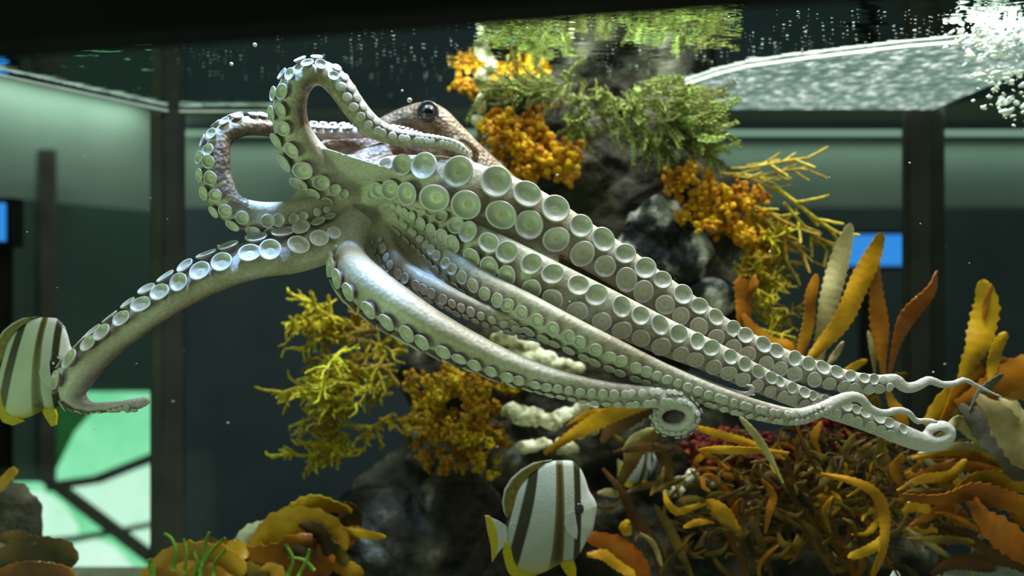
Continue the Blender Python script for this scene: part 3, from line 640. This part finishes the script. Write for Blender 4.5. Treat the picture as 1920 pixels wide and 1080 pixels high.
def strap_branch(seed):
    r = random.Random(seed); m = MB()
    def strap(p, d, L, w, depth):
        k = 6; pts = [p.copy()]
        for i in range(k): d = (d + Vector((r.gauss(0, .07), r.gauss(0, .05), r.gauss(0, .07)))).normalized(); pts.append(pts[-1] + d * L / k)
        m.tube(pts, [w * (1 if i < k else .7) for i in range(k + 1)], 4)
        if depth:
            for j in range(2, k + 1):
                s_ = 1 if j % 2 else -1; q = (d + Vector((s_ * r.uniform(.5, .9), r.gauss(0, .3), r.uniform(-.1, .3)))).normalized()
                strap(pts[j], q, L * r.uniform(.25, .42), w * .85, depth - 1)
    strap(Vector((0, 0, 0)), Vector((0, 0, 1)), 1, .026, 1)
    return m.mesh('strap_branch')
LOBE = [lobe_cluster(i) for i in range(5)]; LOBE2 = [lobe_cluster(50 + i, 14) for i in range(5)]
STICK = [stick_branch(i) for i in range(6)]; FEA = [feather(i) for i in range(5)]; STRAP = [strap_branch(i) for i in range(5)]
RED = [lobe_cluster(90 + i, 18) for i in range(3)]
for group_, mat_ in ((LOBE, 'lobed'), (LOBE2, 'brownlobed'), (STICK, 'olive'), (FEA, 'feather'), (STRAP, 'strap'), (RED, 'red')):
    for me in group_: me.materials.append(M[mat_])

def plant(name, label, cat, part, meshes, spots, group=None, mat=None):
    """spots: (position, direction, size); every piece is a copy sharing its mesh"""
    base = sum((s_[0] for s_ in spots), Vector()) / len(spots)
    e = empty(name, base); tag(e, label, cat, group)
    for p, d, size in spots:
        o = bpy.data.objects.new(part, ra.choice(meshes)); COL.objects.link(o); o.parent = e
        q = d.normalized().to_track_quat('Z', 'X'); o.rotation_mode = 'QUATERNION'; o.rotation_quaternion = q @ Quaternion((0, 0, 1), ra.uniform(0, 6.28))
        o.location = p - base; s_ = size * ra.uniform(.75, 1.25); o.scale = (s_, s_, s_)
    return e
def scatter(ellipses, n, d0, d1, size, dirf):
    out = []
    tot = sum(a[2] * a[3] for a in ellipses)
    for (cx, cy, rx, ry) in ellipses:
        for i in range(max(1, round(n * rx * ry / tot))):
            a = ra.uniform(0, 6.28); r = math.sqrt(ra.random()); x = cx + rx * r * math.cos(a); y = cy + ry * r * math.sin(a)
            d = d0 + (d1 - d0) * (r * .6 + .4 * ra.random()); p = P(x, y, d)
            if p.z > WATER - .02: p.z = WATER - .02
            out.append((p, dirf(x, y), px(size, d)))
    return out
def rv(x=0, z=0, c=0, j=.5): return Vector((x + ra.gauss(0, j), -c + ra.gauss(0, j), z + ra.gauss(0, j)))

plant('lobed_algae', 'bright orange lobed algae on the rock above the octopus mantle', 'algae', 'lobe_cluster', LOBE,
      scatter([(960, 235, 52, 36), (990, 275, 70, 36), (1050, 300, 55, 36), (985, 325, 50, 24), (925, 250, 30, 30)], 95, 1.13, 1.24, 22, lambda x, y: rv(-.3, .5, .7)), 'lobed algae on the pillar')
plant('lobed_algae', 'orange lobed algae close under the surface at the top of the pillar', 'algae', 'lobe_cluster', LOBE,
      scatter([(872, 162, 16, 10), (905, 168, 26, 14), (950, 165, 40, 14), (1000, 162, 36, 12)], 46, 1.23, 1.30, 20, lambda x, y: rv(-.2, .8, .5)), 'lobed algae on the pillar')
plant('lobed_algae', 'golden spongy algae on the right side of the rock pillar', 'algae', 'lobe_cluster', LOBE,
      scatter([(1290, 350, 45, 36), (1345, 375, 50, 40), (1400, 395, 45, 36), (1320, 420, 55, 34), (1400, 440, 42, 34), (1420, 480, 30, 40)], 110, 1.13, 1.24, 20, lambda x, y: rv(.4, .4, .7)), 'lobed algae on the pillar')
plant('knobbly_algae', 'ochre knobbly algae hanging below the lowest arm', 'algae', 'lobe_cluster', LOBE2,
      scatter([(810, 715, 55, 36), (860, 760, 70, 50), (900, 720, 70, 34), (840, 830, 60, 56), (900, 840, 48, 54), (800, 790, 40, 40)], 190, 1.12, 1.24, 17, lambda x, y: rv(-.2, .3, .7)))
plant('branching_algae', 'olive branching algae hanging left of the rock pillar', 'algae', 'branch', STICK,
      scatter([(720, 640, 55, 55), (660, 640, 45, 60), (650, 720, 50, 60), (700, 740, 55, 60), (640, 800, 40, 50), (620, 590, 25, 30), (680, 810, 40, 40)], 62, 1.14, 1.26, 74, lambda x, y: rv(-.75, -.35, .25, .4)))
plant('strap_algae', 'yellow strap algae reaching right from the rock pillar', 'algae', 'strap_branch', STRAP,
      scatter([(1370, 330, 22, 20), (1400, 370, 22, 20), (1410, 400, 20, 20)], 10, 1.14, 1.2, 112, lambda x, y: rv(.95, -.15 - (y - 340) * .012, .1, .12)) +
      [(P(1450, 350, 1.16), Vector((.8, -.1, -.45)), px(150, 1.16)), (P(1420, 330, 1.16), Vector((1, 0, .05)), px(110, 1.16)), (P(1400, 310, 1.17), Vector((1, 0, .22)), px(90, 1.17)), (P(1440, 400, 1.15), Vector((.75, .1, -.5)), px(150, 1.15)), (P(1450, 420, 1.18), Vector((.5, .1, -.8)), px(100, 1.18)), (P(1470, 380, 1.15), Vector((.6, 0, -.75)), px(110, 1.15))])
plant('fringe_algae', 'yellow green fringed algae down the right edge of the rock pillar', 'algae', 'branch', STICK,
      scatter([(1420, 440, 22, 30), (1425, 500, 22, 40), (1425, 560, 22, 40), (1430, 610, 26, 30), (1390, 520, 26, 50)], 46, 1.13, 1.22, 50, lambda x, y: rv(.8, -.15, .3, .35)))
def feathers(label, ells, n, size, df):
    plant('feather_algae', label, 'algae', 'frond', FEA, scatter(ells, n, 1.12, 1.24, size, df), 'green feather algae on the pillar')
feathers('bright green feather algae on the upper left of the rock pillar', [(985, 168, 58, 18), (1045, 162, 40, 14)], 64, 64, lambda x, y: rv(-.8, -.15, .35, .3))
feathers('dark green feather algae in the middle of the pillar top', [(1110, 165, 60, 24), (1130, 215, 70, 36)], 70, 62, lambda x, y: rv(0, -.5, .6, .35))
feathers('drooping green feather algae on the upper right of the pillar', [(1230, 170, 70, 26), (1270, 215, 56, 40), (1300, 250, 36, 36), (1220, 240, 50, 36)], 150, 70, lambda x, y: rv(.65, -.5, .45, .3))
plant('red_algae', 'dark red algae clump in the middle of the kelp', 'algae', 'tuft', RED, scatter([(1400, 850, 90, 40), (1545, 810, 55, 40), (1330, 840, 50, 30)], 80, 1.14, 1.2, 20, lambda x, y: rv(0, .3, .7)))

# ---- kelp
def blade_mesh(pts, w, th=.0009, serr=.16, seed=0, tipw=.12, wave=.10):
    """a thin toothed ribbon through 3-D points: front and back sheets with a sharp rim"""
    r = random.Random(seed); S, u = spline([tuple(p) for p in pts], max(.0028, w * .13)); n = len(S); m = MB(); fr_ = []; bk = []
    tw0 = r.uniform(-.35, .35); tw1 = tw0 + r.uniform(-.4, .4); ph = r.uniform(0, 6); fq = r.uniform(5, 12)
    for i in range(n):
        t = i / (n - 1); C = Vector(S[i, :3]); T = (Vector(S[min(i + 1, n - 1), :3]) - Vector(S[max(i - 1, 0), :3])).normalized()
        side = T.cross(Vector((0, -1, 0))); side = side.normalized() if side.length > 1e-3 else Vector((1, 0, 0))
        side = Quaternion(T, tw0 + (tw1 - tw0) * t) @ side; nr = T.cross(side).normalized()
        prof = min(1, .30 + 1.5 * t) * (1 if t < .55 else tipw + (1 - tipw) * math.sqrt(max(0, 1 - ((t - .55) / .45) ** 2)))
        tooth = (serr if i % 3 == 1 else (0.02 if i % 3 == 0 else -serr * .35)) * r.uniform(.5, 1.2)
        hw = w * .5 * prof * (1 + tooth)
        a = nr * (w * wave * math.sin(fq * t + ph)); b = nr * (w * wave * math.sin(fq * t + ph + 2.0)); cup = nr * (w * .06)
        row = [C - side * hw + a, C - side * hw * .5 + a * .4 - cup, C - cup * 1.4, C + side * hw * .5 + b * .4 - cup, C + side * hw + b]
        fr_ += [p + nr * th for p in row]; bk += [p - nr * th for p in row]
    fs = []; N0 = len(fr_)
    for i in range(n - 1):
        for k in range(4):
            q = (i * 5 + k, i * 5 + k + 1, (i + 1) * 5 + k + 1, (i + 1) * 5 + k); fs.append(q); fs.append(tuple(N0 + x for x in reversed(q)))
        fs.append((i * 5, (i + 1) * 5, N0 + (i + 1) * 5, N0 + i * 5)); fs.append((i * 5 + 4, N0 + i * 5 + 4, N0 + (i + 1) * 5 + 4, (i + 1) * 5 + 4))
    m.add(fr_ + bk, fs); me = m.mesh('blade', True)
    me.set_sharp_from_angle(angle=R(50)); return me
bseed = [100]
def kelp(label, blades, root, name='kelp', group='kelp plants'):
    e = empty(name, P(*root)); tag(e, label, 'kelp', group)
    blades = sorted(blades, key=lambda b_: -b_[1] * sum(math.dist(p[:2], q[:2]) for p, q in zip(b_[0], b_[0][1:])))
    rest = {}
    for k, (pts, w, d, mt) in enumerate(blades):
        bseed[0] += 1
        p3 = [P(q[0], q[1], (q[2] if len(q) > 2 else d)) + Vector((0, .004 * math.sin(i * 2.1 + bseed[0]), 0)) for i, q in enumerate(pts)]
        me = blade_mesh(p3, px(w, d), seed=bseed[0])
        if k < 300:
            o = obj('blade', me, M[mt], e); o.matrix_parent_inverse = Matrix.Translation(-e.location)
        else:                                              # the smallest ones beyond the first 300
            mb = rest.setdefault('all', MB()); mb.add([v.co for v in me.vertices], [tuple(p.vertices) for p in me.polygons]); bpy.data.meshes.remove(me)
    for mb in rest.values():
        o = mb.build('small_blades', M[KD], e); o.matrix_parent_inverse = Matrix.Translation(-e.location); o['kind'] = 'stuff'
    return e
K, KD, KP, KG = 'kelp', 'kelp_dark', 'kelp_pale', 'kelp_grey'
kelp('upright toothed orange kelp in front of the blue screen', [
    ([(1534, 700), (1540, 632), (1555, 560), (1577, 485), (1594, 419)], 36, 1.10, KP), ([(1496, 700), (1503, 660), (1519, 594), (1518, 560), (1531, 514)], 24, 1.09, K),
    ([(1505, 690), (1540, 650), (1578, 598), (1617, 522), (1640, 472), (1651, 436)], 37, 1.07, K), ([(1658, 720), (1652, 650), (1646, 588), (1643, 528), (1634, 470)], 38, 1.08, K),
    ([(1664, 705), (1682, 640), (1706, 594), (1742, 545), (1753, 507)], 36, 1.09, K), ([(1640, 700), (1636, 660), (1630, 620)], 14, 1.10, KP), ([(1545, 690), (1565, 670), (1582, 640)], 12, 1.08, KP),
    ([(1575, 700), (1600, 688), (1628, 675)], 14, 1.09, K), ([(1600, 720), (1620, 740), (1655, 720), (1700, 700)], 26, 1.12, KD), ([(1665, 720), (1672, 750), (1690, 790), (1700, 820)], 24, 1.12, K),
    ([(1640, 720), (1640, 760), (1630, 800)], 26, 1.13, KD), ([(1650, 720), (1610, 735), (1570, 700)], 22, 1.12, K)], (1640, 725, 1.11))
kelp('orange kelp at the right edge with dark forked tip', [
    ([(1800, 730), (1815, 686), (1830, 650), (1847, 600), (1850, 565), (1838, 524)], 44, 1.08, K), ([(1846, 600), (1850, 570), (1856, 532)], 12, 1.075, K), ([(1855, 720), (1862, 690), (1870, 655), (1883, 622)], 24, 1.07, K),
    ([(1760, 800), (1775, 770), (1810, 725), (1860, 690), (1885, 672)], 40, 1.08, K), ([(1790, 760), (1850, 735), (1900, 700), (1960, 670)], 52, 1.07, K), ([(1740, 800), (1770, 760), (1800, 740), (1830, 760), (1845, 790)], 56, 1.10, K),
    ([(1800, 790), (1850, 760), (1920, 720), (1960, 700)], 34, 1.09, KP), ([(1880, 740), (1920, 735), (1960, 730)], 30, 1.08, K)], (1800, 800, 1.10))
kelp('faded tan and grey decaying kelp at the right edge', [
    ([(1834, 744), (1872, 782), (1900, 825), (1935, 880)], 56, 1.00, KP), ([(1800, 760), (1840, 800), (1885, 850), (1930, 900)], 58, 1.03, KG), ([(1780, 800), (1795, 790), (1820, 800), (1840, 830)], 36, 1.04, KP),
    ([(1815, 770), (1845, 735), (1880, 700)], 16, 1.03, KG), ([(1870, 750), (1900, 775), (1940, 790)], 50, 1.01, KP), ([(1700, 830), (1740, 835), (1790, 795)], 12, 1.06, KD)], (1850, 900, 1.05))
kelp('kelp blade curling beside the long upper arms', [([(1400, 640), (1392, 600), (1396, 560), (1388, 520)], 34, 1.10, K), ([(1395, 560), (1410, 540), (1418, 515)], 16, 1.10, K), ([(1392, 590), (1420, 630), (1450, 650), (1482, 652), (1476, 672)], 34, 1.09, K)], (1400, 650, 1.1))
kelp('brown kelp strap slanting above the striped fish', [([(1020, 850), (1070, 818), (1120, 790), (1180, 764), (1240, 748)], 30, 1.10, K), ([(1060, 800), (1100, 778), (1150, 768)], 12, 1.12, K), ([(1168, 845), (1188, 822), (1226, 802)], 14, 1.09, KP),
    ([(1130, 830), (1150, 800), (1200, 770), (1230, 760)], 40, 1.13, KD)], (1030, 850, 1.12))
rk = random.Random(21)
bl = []
for i in range(520):                                       # dense bush in the middle, blades fanning out from its heart
    cx = rk.gauss(1540, 115); cy = rk.gauss(905, 62)
    L = rk.uniform(26, 95); ang = math.atan2(cy - 960, cx - 1520) + rk.gauss(0, .7); curl = rk.gauss(0, 1.2)
    pts = [(cx, cy)]
    for q in range(3): pts.append((pts[-1][0] + L / 3 * math.cos(ang), pts[-1][1] + L / 3 * math.sin(ang))); ang += curl * .6
    if min(p[1] for p in pts) < 800 or max(p[1] for p in pts) > 1120: continue
    bl.append((pts, rk.uniform(5, 12), rk.uniform(1.06, 1.22), rk.choice((K, KD, KD, KD, KD))))
bl += [([(1480, 850), (1400, 845), (1310, 842)], 15, 1.04, K), ([(1470, 860), (1420, 836), (1350, 815), (1290, 797)], 15, 1.05, K), ([(1466, 905), (1445, 860), (1420, 820), (1385, 780)], 13, 1.03, KP), ([(1530, 880), (1500, 820), (1490, 780)], 9, 1.05, KD),
       ([(1540, 890), (1600, 902), (1640, 925), (1660, 965), (1655, 1020), (1635, 1080)], 22, 1.03, K), ([(1665, 990), (1640, 1022), (1590, 1046)], 18, 1.03, K), ([(1540, 850), (1525, 820), (1540, 790)], 13, 1.05, K), ([(1610, 870), (1585, 850), (1600, 815)], 12, 1.05, KD),
       ([(1690, 850), (1680, 880), (1690, 910)], 20, 1.04, K), ([(1650, 810), (1655, 850), (1648, 900)], 26, 1.06, KD), ([(1435, 1000), (1440, 960), (1450, 930), (1430, 900)], 14, 1.06, K), ([(1560, 1000), (1545, 960), (1560, 930)], 10, 1.05, K)]
for i in range(30):                                        # dark stalks sloping to the lower left
    x = rk.uniform(1280, 1560); y = rk.uniform(850, 980); L = rk.uniform(80, 170)
    bl.append(([(x, y), (x + L * .45, y + L * .35), (x + L * .75, y + L * .9)], rk.uniform(9, 16), rk.uniform(1.1, 1.2), rk.choice((KD, KD, KD, K))))
kelp('dense orange brown kelp bush below the arm tips', bl, (1560, 1080, 1.15))
bl = [([(1690, 930), (1760, 935), (1830, 925), (1890, 940), (1960, 960)], 40, 1.02, K), ([(1780, 930), (1830, 900), (1900, 905), (1960, 915)], 36, 1.04, K), ([(1820, 935), (1850, 980), (1890, 1010), (1940, 1050)], 60, 1.01, K), ([(1870, 930), (1910, 950), (1960, 1000)], 50, 1.03, K),
      ([(1700, 900), (1760, 880), (1800, 870), (1870, 880), (1950, 900)], 26, 1.06, K), ([(1710, 860), (1780, 845), (1850, 860), (1930, 890)], 22, 1.06, K), ([(1720, 850), (1800, 835), (1880, 850), (1950, 880)], 16, 1.05, KP), ([(1680, 920), (1730, 900), (1780, 890), (1810, 860)], 18, 1.04, K),
      ([(1790, 940), (1800, 970), (1795, 1010)], 30, 1.07, K), ([(1740, 940), (1735, 970), (1725, 990)], 28, 1.08, KD), ([(1700, 1010), (1760, 1010), (1830, 1018)], 14, 1.05, KD), ([(1800, 1060), (1850, 1040), (1900, 1050), (1960, 1080)], 40, 1.08, KD), ([(1740, 1075), (1800, 1055), (1870, 1070)], 26, 1.07, KD),
      ([(1750, 960), (1770, 1010), (1765, 1080)], 14, 1.10, KD), ([(1850, 990), (1830, 1030), (1820, 1080)], 14, 1.10, KP), ([(1690, 960), (1720, 945), (1745, 960)], 26, 1.05, K)]
for i in range(26):
    x = rk.uniform(1680, 1780); y = rk.uniform(830, 1000); L = rk.uniform(60, 160); a = rk.gauss(-.1, .35)
    bl.append(([(x, y), (x + L * .5 * math.cos(a), y - L * .5 * math.sin(a)), (x + L * math.cos(a + .2), y - L * math.sin(a - .3) * .8)], rk.uniform(10, 22), rk.uniform(1.06, 1.16), rk.choice((K, K, KD, KP))))
kelp('broad orange kelp sweeping right in the lower right corner', bl, (1690, 1080, 1.12))
kelp('brown kelp stalks right of the striped fish', [([(1090, 1005), (1130, 1015), (1170, 1035), (1218, 1078)], 44, 1.10, K), ([(1100, 1040), (1140, 1045), (1190, 1080)], 26, 1.09, K), ([(1130, 880), (1165, 920), (1190, 970), (1230, 1030), (1240, 1090)], 22, 1.12, KD), ([(1385, 992), (1355, 958), (1325, 940)], 24, 1.06, K), ([(1340, 982), (1310, 978), (1280, 988)], 12, 1.06, K),
    ([(1325, 942), (1300, 952), (1270, 960), (1250, 940), (1246, 922)], 14, 1.07, K), ([(1180, 978), (1170, 985), (1182, 1002)], 22, 1.1, K), ([(1200, 1000), (1225, 1020), (1240, 1060)], 10, 1.09, KP), ([(1170, 925), (1200, 915), (1240, 905)], 12, 1.12, KD), ([(1150, 930), (1175, 880), (1200, 840), (1240, 810)], 26, 1.13, KD), ([(1255, 920), (1250, 870), (1225, 830)], 24, 1.12, KD), ([(1150, 850), (1200, 838), (1260, 842)], 18, 1.12, KD), ([(1120, 925), (1140, 922), (1160, 930)], 16, 1.12, KP), ([(1300, 1090), (1260, 1000), (1230, 950)], 18, 1.13, KD), ([(1400, 1090), (1390, 1030), (1360, 970)], 22, 1.1, KD), ([(1450, 1090), (1420, 1000), (1400, 960)], 14, 1.1, KD)], (1250, 1090, 1.15))
bl = [([(455, 1075), (490, 1015), (535, 985), (600, 985), (650, 1030)], 62, 1.12, K), ([(500, 1000), (540, 965), (600, 946), (660, 960)], 40, 1.14, K), ([(640, 1020), (655, 975), (655, 938)], 44, 1.15, KD), ([(350, 1095), (440, 1070), (520, 1055), (590, 1005)], 84, 1.10, K),
      ([(265, 1085), (320, 1050), (400, 1045), (460, 1075)], 60, 1.08, K), ([(290, 1075), (360, 1078), (440, 1095)], 56, 1.07, K), ([(520, 1095), (570, 1060), (630, 1050)], 70, 1.11, K), ([(430, 1045), (465, 1005), (520, 985)], 34, 1.13, KP), ([(560, 985), (600, 1000), (620, 1040)], 40, 1.10, KD), ([(540, 1020), (600, 1015), (650, 1060)], 40, 1.12, KD)]
for i in range(40):
    x = rk.uniform(280, 660); y = rk.uniform(1030, 1085) - max(0, (x - 440) * .25) * rk.random(); L = rk.uniform(40, 90); a = rk.uniform(-.6, .9)
    bl.append(([(x, y), (x + L * .5 * math.cos(a), y - L * .4 * math.sin(a)), (x + L * math.cos(a), y - L * .5 * math.sin(a) + rk.uniform(-5, 25))], rk.uniform(14, 36), rk.uniform(1.09, 1.18), rk.choice((K, K, KD, KD))))
kelp('orange kelp over the rock at the bottom left', bl, (480, 1095, 1.12))
kelp('brown kelp in the bottom left corner', [([(-20, 930), (10, 900), (35, 878)], 26, 1.10, K), ([(-20, 1050), (40, 1030), (100, 1035), (150, 1050)], 50, 1.10, KD), ([(-20, 1080), (60, 1070), (140, 1080)], 40, 1.08, K), ([(-20, 1010), (30, 1010), (70, 1020)], 26, 1.10, KD)], (40, 1090, 1.12))

# bright green weed at the bottom left
e = empty('green_weed', P(350, 1085, 1.06)); tag(e, 'bright green strand weed in front of the orange kelp at bottom left', 'weed')
for i, (pts, w) in enumerate([([(325, 1070), (330, 1035), (322, 1010), (308, 1000)], 8), ([(345, 1075), (350, 1040), (345, 1010)], 7), ([(380, 1060), (385, 1020), (392, 998)], 9), ([(375, 1070), (395, 1035), (422, 1008)], 9), ([(285, 1085), (285, 1065), (280, 1048)], 14), ([(360, 1085), (370, 1055), (360, 1030)], 10), ([(375, 1085), (378, 1060), (380, 1040)], 10),
                               ([(400, 1080), (405, 1050), (425, 1030)], 8), ([(540, 1080), (550, 1050), (535, 1020)], 10), ([(560, 1080), (575, 1050), (580, 1030)], 9), ([(590, 1070), (570, 1050), (540, 1045)], 8)]):
    S_, _ = spline([tuple(P(x, y, 1.06)) for x, y in pts], .006); m = MB(); k = len(S_)
    m.tube([Vector(v) for v in S_], [px(w / 2, 1.06) * (1 - .4 * j / k) for j in range(k)], 6); o = m.build('strand', M['green'], e); o.matrix_parent_inverse = Matrix.Translation(-e.location)

# ------------------------------------------------------------------ fish
def mat_fish():
    m, nt, b = new_mat('banded_fish_skin')
    tc = N(nt, 'ShaderNodeTexCoord'); sx = N(nt, 'ShaderNodeSeparateXYZ'); nt.links.new(tc.outputs['Object'], sx.inputs[0])
    x, z = sx.outputs[0], sx.outputs[2]
    k = math_(nt, 'MULTIPLY', math_(nt, 'SUBTRACT', 22, x), 1 / 60.0, True)
    sl = math_(nt, 'MULTIPLY', math_(nt, 'MULTIPLY', z, 0.25), k)
    xx = math_(nt, 'SUBTRACT', x, sl)
    f = math_(nt, 'MULTIPLY_ADD', xx, 1 / 200.0); f.node.inputs[2].default_value = .5
    W = (.44, .47, .42); D = (.026, .021, .006); O_ = (.13, .09, .008); W2 = (.60, .60, .56)
    q = lambda v: (v + 100) / 200
    r = ramp(nt, [(q(-100), W), (q(-87), W), (q(-84), D), (q(-75), D), (q(-72), W), (q(-61), W), (q(-58), D), (q(-39), D), (q(-36), W), (q(6), W), (q(9), O_), (q(17), D), (q(24), O_), (q(27), W), (q(44), W), (q(46), D), (q(57), D), (q(59), W2), (q(100), W2)])
    nt.links.new(f, r.inputs[0])
    zt = math_(nt, 'MULTIPLY_ADD', z, -1 / 40.0, True); zt.node.inputs[2].default_value = -1.9     # yellow belly edge
    c = mixc(nt, zt, r.outputs[0], (.55, .42, .02))
    nt.links.new(c, b.inputs['Base Color']); b.inputs['Roughness'].default_value = .35; b.inputs['Specular IOR Level'].default_value = .5
    bump(nt, b, noise_t(nt, .35, 2), .15, .4)
    return m
M['fish'] = mat_fish()
M['fin_yellow'] = mat_noise('yellow_fin', [(.3, (.55, .42, .01)), (.7, (.75, .62, .03))], .2, .4, .2, .3, trans=.3)
M['fin_olive'] = mat_noise('olive_fin', [(.3, (.09, .07, .01)), (.7, (.20, .16, .02))], .15, .4, .2, .3)
M['fin_pale'] = mat_noise('clear_fin', [(.3, (.55, .60, .55)), (.7, (.70, .72, .68))], .2, .4, .2, .3, trans=.3)
OUT = [(91, 19), (88, 0), (83, -26), (73, -42), (63, -62), (47, -83), (22, -88), (-14, -104), (-45, -108), (-68, -92), (-78, -60), (-82, -42), (-84, -16), (-80, -2), (-72, 30), (-60, 58), (-35, 84), (-14, 99), (10, 106), (30, 106), (45, 104), (58, 92), (68, 72), (76, 48), (86, 32)]
def fish_meshes():
    n = len(OUT); S_, _ = spline([(x, y, 0) for x, y in OUT + [OUT[0]]], 4.0); S_ = S_[:-1]; n = len(S_); K = 10; vs = []; fs = []
    cx, cy = 8, 4
    for sgn in (-1, 1):
        base = len(vs); vs.append((cx, sgn * 20, cy))
        for k in range(1, K + 1):
            t = k / K; hh = 20 * (1 - t ** 2.2) + .6 * (1 if k < K else .2)
            for i in range(n):
                X = cx + (S_[i][0] - cx) * t; Z = cy + (S_[i][1] - cy) * t
                vs.append((X, sgn * hh * (.55 + .45 * min(1, max(0, (X + 90) / 110))), Z))
        for i in range(n):
            i2 = (i + 1) % n; f = (base, base + 1 + i, base + 1 + i2); fs.append(f if sgn > 0 else f[::-1])
            for k in range(K - 1):
                a = base + 1 + k * n; f = (a + i, a + n + i, a + n + i2, a + i2); fs.append(f if sgn > 0 else f[::-1])
    off = 1 + K * n
    for i in range(n): i2 = (i + 1) % n; a = 1 + (K - 1) * n; fs.append((a + i, a + i2, off + a + i2, off + a + i))
    m = MB(); m.add(vs, fs); body = m.mesh('body')
    def plate(name, pts, th=1.2, y=0.0):
        q = len(pts); m = MB(); vs = [(x, y - th, z) for x, z in pts] + [(x, y + th, z) for x, z in pts]
        m.add(vs, [tuple(range(q)), tuple(range(2 * q - 1, q - 1, -1))] + [((i + 1) % q, i, q + i, q + (i + 1) % q) for i in range(q)]); return m.mesh(name, False)
    parts = [('body', body, 'fish'),
        ('dorsal_fin', plate('dorsal_fin', [(-79, 0), (-83, 12), (-86, 30), (-82, 52), (-70, 72), (-52, 88), (-30, 100), (-8, 107), (-20, 94), (-40, 80), (-54, 64), (-62, 46), (-68, 22)], 2.4), 'fin_olive'),
        ('dorsal_edge', plate('dorsal_edge', [(-80, 2), (-86, 12), (-89, 30), (-85, 54), (-72, 75), (-53, 91), (-30, 103), (5, 108), (-30, 100), (-52, 88), (-70, 72), (-82, 52), (-86, 30), (-83, 12)], 1.2), 'fin_pale'),
        ('anal_fin', plate('anal_fin', [(-84, -42), (-88, -62), (-80, -95), (-66, -116), (-44, -122), (-20, -112), (-40, -100), (-60, -86), (-66, -66), (-74, -44)], 2.0), 'fin_yellow'),
        ('tail_fin', plate('tail_fin', [(-80, -14), (-95, -4), (-121, 8), (-117, -20), (-110, -50), (-108, -80), (-96, -62), (-80, -44)], 1.6), 'fin_pale'),
        ('tail_band', plate('tail_band', [(-112, 6), (-120, 7), (-116, -20), (-109, -50), (-107, -78), (-98, -62), (-97, -40), (-100, -16)], 2.4), 'fin_yellow'),
        ('pelvic_fin', plate('pelvic_fin', [(22, -84), (46, -82), (51, -96), (50, -116), (42, -120), (32, -108), (22, -92)], 3.0), 'fin_yellow')]
    pec = []
    for sgn in (-1, 1): parts.append(('pectoral_fin', plate('pectoral_fin', [(44, 18), (32, 14), (24, -6), (30, -22), (48, -36), (50, -20)], .6, sgn * 21.5), 'fin_pale'))
    return parts
FP = fish_meshes()
em = MB(); em.blob((0, 0, 0), (10, 4.5, 11), 3); em = em.mesh('eye'); em.materials.append(M['eye'])
for nme, me, mt in FP: me.materials.append(M[mt])
def fish(x, y, d, scale, rot, label):
    e = empty('banded_fish', P(x, y, d)); tag(e, label, 'fish', 'banded fish'); s_ = scale * d / F; e.scale = (s_, s_, s_); e.rotation_euler = rot
    for nme, me, mt in FP:
        o = bpy.data.objects.new(nme, me); COL.objects.link(o); o.parent = e
    for sgn in (-1, 1):
        o = bpy.data.objects.new('eye', em); COL.objects.link(o); o.parent = e; o.location = (53, sgn * 14.5, 18)
    return e
fish(1030, 970, 1.02, 1.0, (0, R(0), R(6)), 'striped black and white fish with yellow fins swimming below the lowest arm')
fish(66, 690, 1.00, .90, (0, R(2), R(-4)), 'striped fish at the left edge behind the drooping arm tip')
fish(1200, 866, 1.215, .40, (R(0), R(8), R(20)), 'small striped fish half hidden behind the brown kelp')
fish(1672, 1160, 1.0, .85, (R(5), R(-30), R(40)), 'fish at the bottom edge with only pale fin tips showing')
